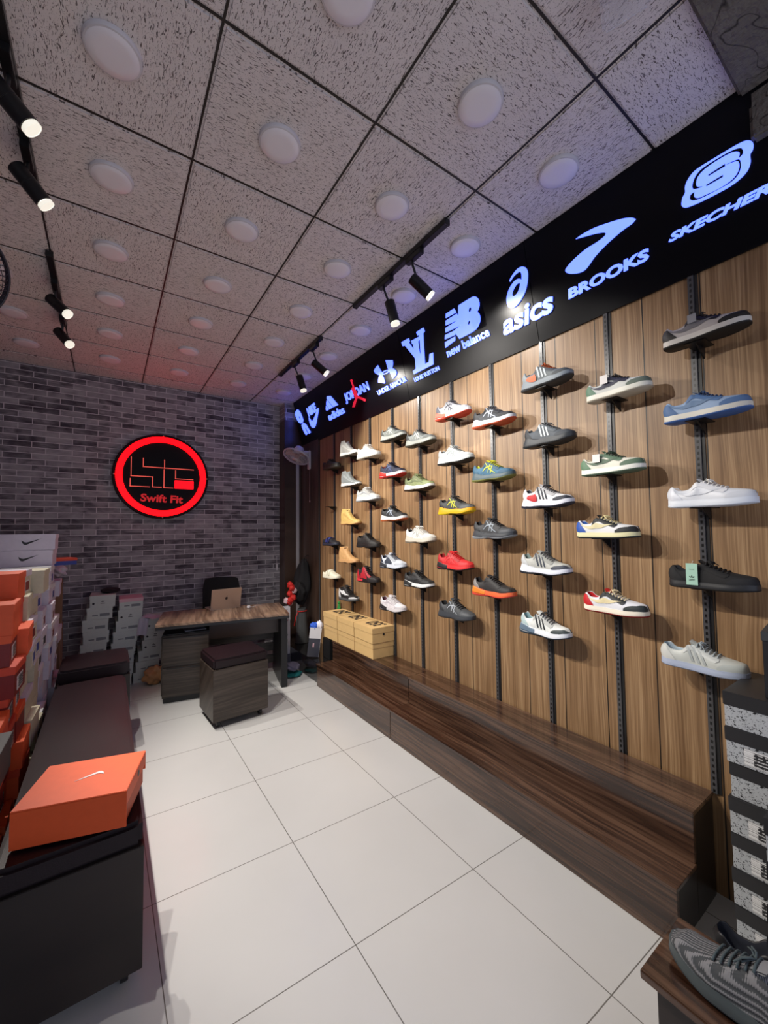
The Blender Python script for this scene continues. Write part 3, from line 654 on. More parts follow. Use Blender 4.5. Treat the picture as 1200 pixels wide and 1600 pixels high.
WID = [(0, 0.0), (0.012, 0.38), (0.04, 0.60), (0.10, 0.76), (0.25, 0.78), (0.42, 0.80), (0.58, 0.93), (0.70, 1.0), (0.82, 0.93), (0.91, 0.79), (0.96, 0.61), (0.99, 0.34), (1, 0.0)]
KIND = {
 'court': dict(L=.288, W=.051, mid=[(0, .030), (1, .027)], top=[(0, .086), (.06, .090), (.16, .072), (.28, .076), (.40, .108), (.5, .095), (.66, .076), (.78, .067), (.9, .059), (.97, .050), (1, .034)], op=.38, spring=.009, flare=0.0),
 'runner': dict(L=.292, W=.050, mid=[(0, .050), (.10, .054), (.26, .038), (.44, .031), (.6, .037), (.8, .029), (1, .029)], top=[(0, .100), (.04, .112), (.14, .086), (.28, .094), (.38, .122), (.5, .108), (.66, .084), (.8, .066), (.92, .053), (1, .032)], op=.37, spring=.021, flare=.018),
 'chunky': dict(L=.292, W=.053, mid=[(0, .052), (.2, .046), (.45, .038), (.75, .032), (1, .026)], top=[(0, .102), (.05, .112), (.15, .090), (.28, .098), (.38, .128), (.5, .112), (.66, .082), (.8, .064), (.92, .048), (1, .030)], op=.37, spring=.016, flare=.02),
 'sock': dict(L=.285, W=.048, mid=[(0, .040), (.4, .028), (.75, .022), (1, .020)], top=[(0, .150), (.05, .158), (.14, .160), (.26, .162), (.36, .152), (.44, .118), (.54, .088), (.7, .060), (.85, .048), (1, .026)], op=.33, spring=.016, flare=.01),
 'high': dict(L=.285, W=.051, mid=[(0, .030), (1, .026)], top=[(0, .118), (.05, .128), (.16, .118), (.28, .124), (.38, .150), (.48, .112), (.6, .078), (.74, .058), (.9, .048), (1, .028)], op=.36, spring=.012, flare=0.0),
 'foam': dict(L=.275, W=.051, mid=[(0, .034), (.5, .026), (1, .026)], top=[(0, .060), (.05, .066), (.18, .058), (.30, .082), (.42, .092), (.54, .082), (.7, .060), (.85, .048), (1, .030)], op=.30, spring=.012, flare=0.0),
}
class Shoe:
    def __init__(s, kind): s.k = KIND[kind]; s.L = s.k['L']; s.W = s.k['W']
    def zb(s, t): return s.k['spring'] * max(0, (t - .66) / .34) ** 1.8 + (0.010 if s.k['flare'] else 0.006) * max(0, (0.1 - t) / 0.1) ** 2 + (0.005 * math.exp(-((t - .42) / .10) ** 2) if s.k['flare'] else 0)
    def zt(s, t): return s.zb(t) + cr(s.k['mid'], t) * (1 - 0.15 * sst(.9, 1, t))
    def w(s, t): return cr(WID, t) * s.W
    def top(s, t): return cr(s.k['top'], t) + s.zb(t) * .8
    def S(s, t, q, side, off=0.0):
        """surface point; q 0 at the sole, 1 on the centre line"""
        W = s.w(t) * .95; z0 = s.zt(t) - .002; Hh = s.top(t) - z0; op = s.k['op']
        c = math.cos(q * PI / 2); sn = math.sin(q * PI / 2)
        y = W * max(c, 0) ** .62; z = z0 + Hh * sn ** .92
        lean = 0.10 + 0.10 * sst(.5, .9, t)
        o = 1 - sst(op - .03, op + .04, t)
        if o > 0:
            if q <= .6: a = q / .6; yo = W * (1 - .26 * a ** 1.6) + .002 * math.sin(a * PI); zo = z0 + Hh * a ** .95
            else:
                a = (q - .6) / .4; yo = W * .74 * (1 - .22 * min(1, a * 4)) * (1 - max(0, a - .25) / .75); zo = z0 + Hh - (Hh - .012) * sst(0.04, .5, a)
            y = y * (1 - o) + yo * o; z = z * (1 - o) + zo * o
        x = t * s.L
        hh = (z - z0) / max(Hh, .001)
        if t < .12: x += (.12 - t) / .12 * (.012 * math.sin(min(1, max(0, hh)) * PI) * -0.5 + .008 * hh ** 2)
        n = Vector((0, c + .15, sn + .1)).normalized()
        if t < .06: n = Vector((-1, .3, .2)).normalized() if q < .6 else n
        if t > .94: n = (n + Vector((.8, 0, 0))).normalized()
        return Vector((x + n.x * off, side * (y + n.y * off), z + n.z * off))
    def upper(s, m):
        mb = MB(); nt, nq = 40, 17
        ts = [0.5 - 0.5 * math.cos(PI * i / nt) * (1) for i in range(nt + 1)]
        def row(t): return [s.S(t, j / nq, -1) for j in range(nq + 1)] + [s.S(t, j / nq, 1) for j in range(nq - 1, -1, -1)]
        vs = []; 
        for t in ts: vs += row(t)
        n = 2 * nq + 1; fs = []; mi = []
        for i in range(nt):
            for j in range(n - 1):
                a = i * n + j; fs.append((a, a + n, a + n + 1, a + 1))
                jj = min(j, n - 2 - j) / nq
                mi.append(1 if (jj >= .6 and ts[i + 1] < s.k['op'] + .01) else 0)
        mb.v = vs; mb.f = [list(f) for f in fs]; mb.mi = mi
        return mb
    def sole(s, f0, f1, t0=0.0, t1=1.0, grow=0.0, ink=0):
        mb = MB(); N = 56; lay = 5
        loop = []
        for k in range(N):
            ph = 2 * PI * k / N; t = .5 - .5 * math.cos(ph); loop.append((t, -1 if ph < PI else 1))
        vs = []
        for l in range(lay + 1):
            f = f0 + (f1 - f0) * l / lay
            for t, sd in loop:
                tt = t0 + (t1 - t0) * t
                wv = (s.w(tt) + grow) * (1.0 + .05 * math.sin(min(1, f + .1) * PI)) * (1 - .10 * max(0, .12 - f) / .12)
                z = s.zb(tt) + (s.zt(tt) - s.zb(tt)) * f
                x = tt * s.L - s.k['flare'] * (1 - f) * max(0, (.15 - tt) / .15) + (.004 + grow) * sst(.93, 1, tt) - (.003 + grow) * (1 - sst(0, .07, tt))
                vs.append((x, sd * wv, z))
        fs = []
        for l in range(lay):
            for k in range(N): k2 = (k + 1) % N; fs.append((l * N + k, l * N + k2, (l + 1) * N + k2, (l + 1) * N + k))
        fs += [list(range(N))[::-1], [lay * N + k for k in range(N)]]
        return mb.add(vs, fs)
    def strip(s, mb, pts, sides=(-1, 1), off=.0016, nq=8, sub=5):
        """pts: (t, q0, q1) along the shoe"""
        for sd in sides:
            rows = []
            for a, b in zip(pts, pts[1:]):
                for i in range(sub): u = i / sub; rows.append([a[k] + (b[k] - a[k]) * u for k in range(3)])
            rows.append(pts[-1])
            vs = [s.S(t, a + (b - a) * j / nq, sd, off) for t, a, b in rows for j in range(nq + 1)]
            fs = []
            for i in range(len(rows) - 1):
                for j in range(nq): a = i * (nq + 1) + j; f = (a, a + 1, a + nq + 2, a + nq + 1); fs.append(f if sd > 0 else f[::-1])
            mb.add(vs, fs)
        return mb
    def quad(s, mb, c, sides=(-1, 1), off=.0024, n=5):
        for sd in sides:
            vs = []
            for i in range(n + 1):
                for j in range(n + 1):
                    u, v = i / n, j / n
                    t = (c[0][0] * (1 - u) + c[1][0] * u) * (1 - v) + (c[3][0] * (1 - u) + c[2][0] * u) * v
                    q = (c[0][1] * (1 - u) + c[1][1] * u) * (1 - v) + (c[3][1] * (1 - u) + c[2][1] * u) * v
                    vs.append(s.S(t, q, sd, off))
            fs = [(i * (n + 1) + j, i * (n + 1) + j + 1, (i + 1) * (n + 1) + j + 1, (i + 1) * (n + 1) + j) for i in range(n) for j in range(n)]
            mb.add(vs, fs)
        return mb

def fabric(c, rough=0.7, name=None):
    key = 'shoe_%d_%d_%d_%d_%s' % (*c, int(rough * 100), name or '')
    if name in ('runner', 'chunky', 'sock'): return mat(key, tuple(v ** 1.15 for v in srgb(*c)), rough, bump=0.5, bscale=420, var=0.22)
    return mat(key, tuple(v ** 1.15 for v in srgb(*c)), rough, bump=0.15, bscale=500)

def make_shoe(label, kind, loc, rz, up, mid, out, lin=(40, 40, 42), lace=None, toe=None, heel=None, eye=None, mark=None, markc=None, side=None, extra=None, tagc=None, plain=False, badge=None, tongue=None, midheel=None, gloss=.6, group='display shoes on the wood wall', name='display_shoe', cat='shoe', scale=1.0, upmat=None, rot=None):
    s = Shoe(kind); t = thing(name, label, cat, loc, rz, group, rot=rot); t.scale = (scale,) * 3
    ox = Vector((-s.L / 2, 0, 0))
    def B(mb, nm, c, sm=True, rough=gloss, lab=None):
        mb.v = [tuple(Vector(v) + ox) for v in mb.v]
        o = mb.build(nm, c if isinstance(c, (list, bpy.types.Material)) else fabric(c, rough), t, smooth=sm)
        if lab: o['label'] = lab
        return o
    lace = lace or up
    if plain: eye = toe = None
    elif kind in ('runner', 'chunky') and not eye: eye = tuple(int(c * .82) for c in up)
    if not plain and kind in ('runner', 'chunky') and not toe: toe = tuple(int(c * .9) for c in up)
    B(s.upper(None), 'upper', [upmat or fabric(up, gloss, kind), fabric(lin, .9)])
    o = B(s.sole(.22, 1.0), 'midsole', mid, rough=.5)
    o.data.set_sharp_from_angle(angle=math.radians(50))
    o = B(s.sole(-.02, .23, grow=.0008), 'outsole', out, rough=.6)
    o.data.set_sharp_from_angle(angle=math.radians(50))
    if midheel: B(s.sole(.3, .97, 0.0, .34, grow=.0022), 'heel_insert', midheel)
    if toe: B(s.strip(MB(), [(.70, 0, .16), (.76, 0, .34), (.82, 0, .44), (.88, 0, .50), (.94, 0, .7), (.985, 0, .95), (.997, 0, 1)]), 'toe_cap', toe)
    if heel: B(s.strip(MB(), [(.004, 0, .5), (.03, 0, .52), (.08, 0, .50), (.14, 0, .36), (.19, 0, .14), (.21, 0, .02)]), 'heel_counter', heel)
    if eye: B(s.strip(MB(), [(.30, .40, .56), (.38, .42, .70), (.42, .46, .74), (.55, .40, .78), (.68, .34, .80), (.72, .50, .74)], off=.002), 'eyestay', eye)
    if side: B(s.strip(MB(), side if isinstance(side, list) else [(.20, 0, .25), (.32, 0, .34), (.5, 0, .3), (.62, 0, .3), (.72, 0, .2)], off=.0012), 'side_panel', extra or mid)
    if mark:
        mc = markc or (20, 20, 22); mb = MB()
        if mark == 'swoosh':
            s.strip(mb, [(.10, .48, .50), (.16, .38, .47), (.24, .25, .42), (.33, .17, .38), (.41, .15, .36), (.48, .20, .36), (.54, .30, .42), (.60, .43, .50), (.655, .56, .57)], off=.0028)
        elif mark == 'stripes':
            for k in range(3):
                a = .33 + k * .075; s.quad(mb, [(a + .075, .08), (a + .11, .08), (a + .03, .60), (a - .005, .60)])
        elif mark == 'cross':
            s.strip(mb, [(.30, .20, .24), (.38, .29, .36), (.48, .42, .49), (.55, .54, .58)], off=.0026)
            s.strip(mb, [(.36, .52, .57), (.45, .30, .38), (.55, .15, .22), (.64, .05, .08)], off=.0028)
            s.quad(mb, [(.43, .10), (.447, .10), (.487, .60), (.47, .60)]); s.quad(mb, [(.50, .08), (.517, .08), (.547, .56), (.53, .56)])
        elif mark == 'line':
            s.strip(mb, [(.18, .30, .40), (.35, .22, .34), (.52, .26, .36), (.66, .30, .42), (.78, .2, .3)], off=.0026)
        elif mark == 'panel':
            s.strip(mb, [(.24, .05, .30), (.34, .05, .45), (.46, .05, .40), (.58, .05, .22)], off=.0024)
        B(mb, 'side_logo', mc)
    if badge: B(s.strip(MB(), [(.13, .02, .20), (.17, .0, .36), (.24, .0, .40), (.31, .0, .36), (.35, .02, .16)], off=.0045), 'side_badge', badge)
    # tongue
    to = s.k['op']
    if kind not in ('sock', 'foam'):
        def tg(u, v):
            tt = to + .09 - u * .10; w_ = .020 + .004 * u; y = (v - .5) * 2 * w_
            z = s.top(to + .06) + u * .016 - .004 - .004 * ((v - .5) * 2) ** 2
            return Vector((tt * s.L, y, z + .001))
        mb = MB(); mb.grid(6, 6, tg); mb.grid(6, 6, lambda u, v: tg(u, v) - Vector((-.003, 0, .006)), flip=True)
        B(mb, 'tongue', tongue or up)
        mb = MB()
        for k in range(6):
            tt = to + .07 + k * .048
            pts = [s.S(tt + .008 * math.cos(a * PI), 1 - abs(a - .5) * .62, -1 if a < .5 else 1, .0045) for a in [i / 8 for i in range(9)]]
            mb.tube(pts, .0026, 5)
        x0 = (to + .08) * s.L; z0 = s.top(to + .08) + .006
        for sd in (-1, 1):
            mb.tube([(x0, 0, z0), (x0 + .004, sd * .012, z0 + .006), (x0 + .016, sd * .024, z0 + .001), (x0 + .016, sd * .024, z0 - .006), (x0 + .003, sd * .006, z0 + .001)], .0022, 5)
            mb.tube([(x0, 0, z0), (x0 + .012, sd * .014, z0 + .002), (x0 + .026, sd * .032, z0 - .012)], .002, 5)
        B(mb, 'laces', lace, rough=.85)
    elif kind == 'sock':
        mb = MB(); s.strip(mb, [(.02, .52, .66), (.10, .52, .66), (.2, .52, .66), (.33, .52, .66)], off=.0015); B(mb, 'cuff', heel or up)
    else:
        mb = MB()
        for a in (.30, .46): s.strip(mb, [(a, .1, .98), (a + .05, .08, .99), (a + .09, .1, .98)], off=.006)
        B(mb, 'strap', lace)
    if tagc:
        col, tw, th, dx, dz, drop = tagc
        p = s.S(.42, .55, -1, .006); mb = MB().box(p.x + dx - tw / 2, p.x + dx + tw / 2, p.y - .014, p.y - .0125, p.z + dz - th, p.z + dz, .0004)
        B(mb, 'price_tag', col, False, rough=.5)
        if drop:
            mb = MB(); mb.tube([(p.x + dx, p.y - .012, p.z + dz - .002), (p.x + dx + .004, p.y - .006, p.z + dz + .01), (p.x + dx + .002, p.y + .004, s.top(.42))], .0008, 4); B(mb, 'tag_string', (220, 220, 215))
            mb = MB(); cx, cz = p.x + dx, p.z + dz - th * .62
            for a in (-.5, 0, .5):
                mb.add([(cx + r * math.sin(a * 1.6 + da), p.y - .0146, cz - .006 + r * math.cos(a * 1.6 + da)) for r, da in ((.002, 0), (.009, -.28), (.013, 0), (.009, .28))], [(0, 1, 2, 3)])
            for k in range(2): mb.box(cx - .010, cx + .010, p.y - .0148, p.y - .0142, cz - .011 - k * .004, cz - .0095 - k * .004)
            mb.box(cx - .009, cx + .009, p.y - .0148, p.y - .0142, cz + .030, cz + .0315)
            B(mb, 'tag_print', (20, 30, 28), False)
    return t

SHELF = None
def shelf(y, z, label):
    global SHELF
    if SHELF is None:
        t = thing('shoe_shelf', label, 'shelf', (XR - .011, y, z), group='black shoe shelves hooked on the rails')
        mb = MB().box(-.112, 0, -.036, .036, -.004, 0, .001); mb.build('shelf_plate', M_BLACKM, t)
        mb = MB(); mb.add([(-.001, -.003, -.004), (-.001, -.003, -.05), (-.09, -.003, -.004), (-.001, .003, -.004), (-.001, .003, -.05), (-.09, .003, -.004)], [(0, 1, 2), (5, 4, 3), (0, 3, 4, 1), (1, 4, 5, 2), (2, 5, 3, 0)])
        mb.build('support_arm', M_BLACKM, t)
        SHELF = t
    else: dup(SHELF, (XR - .011, y, z), 0, label)

BLK = (28, 28, 30); WHT = (232, 232, 230); GRY = (150, 152, 155); CRM = (222, 214, 188)
def where(r, k):
    cn = ['nearest rail', 'second rail from the right', 'third rail from the right', 'fourth rail from the right', 'fifth rail from the right', 'sixth rail from the right', 'seventh rail from the right', 'eighth rail from the right', 'ninth rail from the right', 'tenth rail from the right'][r]
    return cn
SH = [
 (0, .577, 2.299, 'charcoal and pale grey low court shoe, topmost on the nearest rail', 'court', dict(up=(178, 172, 170), mid=(206, 202, 196), out=(30, 28, 28), toe=(34, 29, 30), heel=(34, 29, 30), eye=(34, 29, 30), mark='swoosh', markc=(120, 118, 122), lace=(48, 44, 46), lin=(40, 36, 38), tongue=(50, 46, 46), tagc=((150, 150, 155), .03, .035, -.005, .012, False))),
 (0, .586, 1.972, 'denim blue low court shoe with blue sole on the nearest rail', 'court', dict(up=(150, 172, 200), mid=(212, 210, 200), out=(70, 110, 170), toe=(92, 122, 162), heel=(84, 116, 158), eye=(92, 122, 162), mark='swoosh', markc=(110, 135, 165), lace=(60, 85, 125), lin=(205, 120, 85), tongue=(100, 130, 170))),
 (0, .584, 1.606, 'all-white low court shoe on the nearest rail', 'court', dict(up=(222, 226, 232), mid=(224, 230, 238), out=(214, 222, 232), toe=(216, 220, 226), heel=(218, 222, 230), eye=(224, 226, 230), mark='swoosh', markc=(205, 210, 218), lace=WHT, lin=(215, 205, 200), gloss=.35)),
 (0, .592, 1.271, 'all-black low trainer with mint paper tag on the nearest rail', 'court', dict(up=(24, 24, 27), mid=(44, 46, 50), out=(20, 20, 22), toe=(32, 33, 38), heel=(30, 31, 34), eye=(22, 22, 25), lace=(30, 30, 32), lin=(52, 56, 62), tagc=((178, 214, 196), .040, .088, -.030, .010, True), gloss=.8)),
 (0, .635, .934, 'pale grey suede low trainer in clear wrap, lowest on the nearest rail', 'court', dict(up=(196, 200, 196), mid=(176, 186, 206), out=(168, 178, 198), toe=(188, 194, 192), heel=(206, 208, 204), eye=(200, 204, 202), mark='stripes', markc=(172, 178, 178), lace=(170, 180, 186), lin=(175, 190, 200), gloss=.4)),
 (1, .925, 2.157, 'green and navy low court shoe with square tag, topmost on the second rail', 'court', dict(up=(205, 208, 205), mid=(226, 226, 216), out=(190, 185, 170), toe=(112, 124, 114), heel=(105, 138, 118), eye=(60, 62, 78), mark='swoosh', markc=(60, 62, 82), lace=(30, 30, 34), lin=(170, 160, 145), tongue=(60, 62, 80), tagc=((225, 222, 220), .036, .042, -.02, .016, False))),
 (1, .965, 1.787, 'sage green and white low court shoe with square white tag', 'court', dict(up=(226, 226, 214), mid=(236, 236, 228), out=(98, 122, 104), toe=(104, 128, 108), heel=(110, 142, 116), eye=(104, 130, 110), mark='swoosh', markc=(96, 118, 100), lace=(60, 82, 66), lin=(212, 200, 170), tongue=(104, 130, 110), tagc=((235, 232, 230), .036, .040, -.03, .006, False))),
 (1, 1.0, 1.473, 'cream and black low court shoe with blue heel', 'court', dict(up=(222, 224, 226), mid=(222, 218, 178), out=(35, 52, 60), toe=(36, 42, 46), heel=(50, 96, 178), eye=(30, 36, 40), mark='swoosh', markc=(214, 206, 168), lace=(222, 212, 168), lin=(60, 110, 190), tongue=(30, 34, 38))),
 (1, .975, 1.111, 'cream and black low court shoe with red heel', 'court', dict(up=(222, 224, 230), mid=(236, 230, 214), out=(150, 30, 34), toe=(52, 60, 62), heel=(196, 32, 42), eye=(40, 44, 48), mark='swoosh', markc=(222, 210, 172), lace=(226, 212, 178), lin=(200, 34, 44), tongue=(190, 40, 40))),
 (2, 1.298, 2.324, 'grey three-stripe runner with orange accents, topmost on its rail', 'runner', dict(up=(112, 120, 124), mid=(140, 150, 158), out=(60, 64, 68), toe=(84, 90, 94), heel=(150, 158, 162), eye=(90, 96, 100), mark='stripes', markc=(196, 204, 208), lace=(205, 110, 60), lin=(60, 62, 66), badge=(214, 120, 80))),
 (2, 1.295, 1.99, 'dark grey trail runner with silver stripes', 'runner', dict(up=(92, 100, 108), mid=(64, 70, 76), out=(44, 48, 52), toe=(74, 80, 88), heel=(58, 62, 68), eye=(110, 118, 124), mark='stripes', markc=(205, 212, 216), lace=(120, 126, 130), lin=(60, 64, 68))),
 (2, 1.316, 1.641, 'white runner with navy stripes and red print on the heel', 'runner', dict(up=(222, 224, 228), mid=(226, 228, 236), out=(52, 58, 76), toe=(52, 58, 72), heel=(226, 226, 228), mark='stripes', markc=(42, 48, 62), lace=(70, 70, 76), lin=(70, 74, 84), badge=(196, 36, 48))),
 (2, 1.34, 1.267, 'pale grey runner with thick white sole', 'runner', dict(up=(186, 188, 184), mid=(226, 230, 240), out=(44, 50, 62), toe=(72, 78, 92), heel=(196, 200, 202), mark='stripes', markc=(64, 72, 86), lace=(110, 112, 112), lin=(150, 165, 160))),
 (2, 1.353, .925, 'white runner with slate heel, lowest on its rail', 'runner', dict(up=(226, 230, 228), mid=(236, 240, 246), out=(66, 80, 92), toe=(74, 84, 86), heel=(186, 206, 208), mark='stripes', markc=(48, 56, 62), lace=(70, 74, 78), lin=(150, 180, 186), midheel=(110, 130, 148))),
 (3, 1.674, 2.184, 'black running shoe with white midsole and orange toe sole', 'runner', dict(up=(44, 48, 54), mid=(214, 220, 226), out=(200, 96, 62), heel=(36, 40, 46), mark='cross', markc=(206, 214, 230), lace=(120, 124, 130), lin=(40, 42, 48), side=True, extra=(60, 66, 74))),
 (3, 1.688, 1.833, 'teal blue running shoe with yellow stripes and laces', 'runner', dict(up=(62, 112, 140), mid=(84, 104, 112), out=(126, 128, 70), toe=(52, 96, 122), heel=(56, 104, 130), mark='cross', markc=(206, 214, 60), lace=(216, 214, 52), lin=(200, 200, 60), tongue=(216, 210, 50))),
 (3, 1.691, 1.464, 'charcoal running shoe with silver-grey stripes', 'runner', dict(up=(66, 68, 72), mid=(72, 76, 82), out=(150, 156, 162), toe=(84, 88, 94), heel=(52, 54, 58), mark='cross', markc=(158, 168, 178), lace=(48, 50, 54), lin=(38, 40, 44))),
 (3, 1.704, 1.099, 'black knitted running shoe with orange and pink sole', 'runner', dict(up=(48, 46, 48), mid=(236, 120, 72), out=(226, 84, 74), heel=(150, 146, 144), lace=(60, 56, 56), lin=(36, 34, 36), midheel=(240, 140, 48))),
 (4, 2.035, 2.32, 'white and grey running shoe with coral red sole, topmost on its rail', 'runner', dict(up=(186, 188, 196), mid=(232, 232, 232), out=(214, 84, 62), heel=(96, 98, 110), mark='cross', markc=(60, 62, 74), lace=(90, 92, 100), lin=(70, 70, 78), midheel=(226, 110, 92))),
 (4, 2.02, 1.989, 'silver-white running shoe with black outsole', 'runner', dict(up=(200, 206, 206), mid=(206, 212, 210), out=(46, 48, 50), mark='cross', markc=(160, 168, 170), lace=(150, 156, 158), lin=(120, 124, 126), heel=(176, 182, 182))),
 (4, 2.021, 1.632, 'black running shoe with bright yellow sole', 'runner', dict(up=(72, 76, 78), mid=(236, 178, 26), out=(222, 196, 28), toe=(92, 96, 98), heel=(50, 52, 54), mark='cross', markc=(206, 208, 60), lace=(40, 42, 44), lin=(38, 40, 42))),
 (4, 2.045, 1.24, 'bright red running shoe with black heel', 'runner', dict(up=(214, 46, 52), mid=(222, 60, 62), out=(38, 36, 40), toe=(220, 58, 62), heel=(180, 36, 42), mark='cross', markc=(226, 84, 86), lace=(230, 60, 66), lin=(150, 26, 32), midheel=(40, 38, 44))),
 (4, 2.04, .902, 'dark grey rugged running shoe, lowest on its rail', 'chunky', dict(up=(84, 88, 92), mid=(74, 78, 84), out=(58, 60, 64), toe=(96, 100, 104), heel=(58, 60, 64), mark='cross', markc=(176, 182, 190), lace=(44, 46, 50), lin=(36, 38, 40))),
 (5, 2.40, 2.189, 'silver-grey running shoe, topmost on the sixth rail', 'runner', dict(up=(142, 148, 146), mid=(168, 172, 166), out=(76, 72, 60), toe=(110, 114, 112), heel=(70, 72, 74), mark='cross', markc=(206, 210, 206), lace=(80, 82, 84), lin=(50, 50, 52))),
 (5, 2.426, 1.836, 'olive green running shoe with white midsole', 'runner', dict(up=(142, 152, 110), mid=(226, 226, 218), out=(72, 54, 40), toe=(148, 158, 116), heel=(116, 126, 92), mark='line', markc=(112, 122, 88), lace=(136, 146, 104), lin=(52, 46, 44))),
 (5, 2.42, 1.423, 'white running shoe with faint grey lines on the sixth rail', 'runner', dict(up=(228, 228, 222), mid=(206, 202, 190), out=(150, 140, 125), heel=(220, 220, 216), mark='cross', markc=(190, 192, 190), lace=(236, 236, 232), lin=(46, 46, 50))),
 (5, 2.448, 1.074, 'black air-cushion trainer with white midsole', 'runner', dict(up=(40, 42, 44), mid=(226, 228, 228), out=(44, 46, 48), toe=(34, 36, 38), heel=(44, 46, 48), mark='swoosh', markc=(60, 62, 64), lace=(36, 38, 40), lin=(30, 30, 32), midheel=(50, 52, 54))),
 (6, 2.76, 2.299, 'grey metallic running shoe, topmost on the seventh rail', 'runner', dict(up=(132, 138, 134), mid=(174, 178, 172), out=(56, 54, 48), heel=(84, 88, 86), mark='cross', markc=(196, 202, 198), lace=(90, 92, 92), lin=(44, 44, 46), toe=(104, 108, 104))),
 (6, 2.78, 1.981, 'navy running shoe with white and red sole', 'runner', dict(up=(48, 52, 78), mid=(222, 222, 226), out=(196, 42, 38), heel=(40, 44, 66), mark='cross', markc=(96, 110, 150), lace=(50, 54, 76), lin=(140, 40, 40), midheel=(206, 56, 46))),
 (6, 2.77, 1.603, 'black running shoe with white sole and orange toe', 'runner', dict(up=(50, 54, 58), mid=(222, 224, 224), out=(196, 108, 62), heel=(38, 40, 44), mark='cross', markc=(176, 186, 200), lace=(34, 36, 38), lin=(30, 32, 34))),
 (6, 2.79, 1.196, 'pale blue-white trainer with black heel cushion', 'runner', dict(up=(206, 212, 220), mid=(206, 212, 222), out=(54, 58, 66), heel=(52, 58, 74), mark='panel', markc=(70, 78, 92), lace=(60, 68, 90), lin=(52, 58, 76), midheel=(56, 60, 68))),
 (6, 2.80, .834, 'white trainer with black heel cushion, lowest on the seventh rail', 'runner', dict(up=(224, 220, 224), mid=(214, 210, 212), out=(46, 46, 50), heel=(214, 210, 214), mark='line', markc=(196, 190, 196), lace=(230, 228, 230), lin=(96, 56, 70), midheel=(50, 46, 50))),
 (7, 3.16, 2.204, 'white chunky trainer, topmost on the eighth rail', 'chunky', dict(up=(226, 224, 216), mid=(220, 222, 218), out=(190, 186, 172), heel=(226, 224, 218), mark='line', markc=(196, 196, 190), lace=(230, 230, 224), lin=(180, 178, 170))),
 (7, 3.18, 1.799, 'pale grey chunky trainer on the eighth rail', 'chunky', dict(up=(196, 196, 192), mid=(206, 210, 212), out=(150, 150, 150), heel=(176, 180, 182), toe=(206, 206, 202), mark='line', markc=(156, 160, 164), lace=(200, 200, 198), lin=(160, 160, 158))),
 (7, 3.18, 1.364, 'all-black chunky trainer with small white dot', 'chunky', dict(up=(40, 38, 38), mid=(36, 34, 34), out=(28, 27, 27), toe=(48, 46, 45), heel=(44, 42, 42), eye=(30, 29, 29), lace=(30, 29, 29), lin=(22, 22, 22))),
 (7, 3.19, 1.041, 'black and crimson high trainer on the eighth rail', 'high', dict(up=(44, 38, 40), mid=(38, 34, 36), out=(30, 27, 28), toe=(40, 36, 38), heel=(186, 44, 58), eye=(176, 50, 62), mark='panel', markc=(180, 42, 58), lace=(36, 32, 34), lin=(30, 27, 28), midheel=(206, 54, 68))),
 (8, 3.52, 2.286, 'grey knitted sock trainer with pale sole, topmost on the ninth rail', 'sock', dict(up=(160, 160, 156), mid=(216, 216, 210), out=(150, 148, 142), lin=(90, 90, 88), heel=(172, 172, 168), toe=(186, 184, 178), mark='line', markc=(178, 178, 174))),
 (8, 3.50, 1.97, 'slate grey knitted sock trainer with white sole', 'sock', dict(up=(132, 138, 138), mid=(226, 226, 220), out=(96, 88, 80), lin=(80, 84, 84), heel=(140, 146, 146), mark='line', markc=(152, 158, 158))),
 (8, 3.51, 1.584, 'mustard yellow knitted sock boot', 'sock', dict(up=(206, 178, 112), mid=(202, 172, 112), out=(170, 120, 78), lin=(96, 72, 40), heel=(206, 176, 108), mark='line', markc=(190, 160, 98))),
 (8, 3.56, 1.199, 'beige knitted sock boot', 'sock', dict(up=(206, 166, 116), mid=(200, 160, 114), out=(176, 140, 100), lin=(120, 90, 60), heel=(208, 168, 118))),
 (8, 3.57, .819, 'black and white high-top trainer, lowest on the ninth rail', 'high', dict(up=(42, 42, 44), mid=(92, 94, 96), out=(50, 50, 52), toe=(196, 198, 200), heel=(206, 208, 210), mark='swoosh', markc=(226, 228, 230), lace=(40, 40, 42), lin=(26, 26, 28))),
 (9, 3.93, 2.203, 'small black low trainer, topmost on the tenth rail', 'court', dict(up=(52, 50, 46), mid=(58, 56, 52), out=(72, 66, 56), lace=(40, 40, 38), lin=(32, 32, 30), heel=(44, 42, 40))),
 (9, 3.95, 1.363, 'black slipper trainer with blue band on the tenth rail', 'foam', dict(up=(30, 32, 42), mid=(46, 50, 66), out=(36, 38, 48), lace=(44, 56, 120), lin=(22, 24, 30))),
 (9, 3.95, 1.007, 'white foam clog with straps on the tenth rail', 'foam', dict(up=(226, 224, 206), mid=(222, 220, 204), out=(200, 196, 180), lace=(232, 230, 214), lin=(190, 186, 168))),
]
for i, (r, y, z, lab, kind, kw) in enumerate(SH):
    kz = z + .003
    rz = -PI / 2 + (0.0 if r < 3 else 0.10 if r < 7 else 0.14)
    make_shoe(lab, kind, (2.022 if r < 3 else 2.018, y, kz), rz, **kw)
    shelf(y + (.03 if r < 6 else .02), kz - .0005, 'small black shelf under ' + ' '.join(lab.split(',')[0].split()[:12]))
shelf(4.03, 1.80, 'small empty black shelf on the tenth rail')

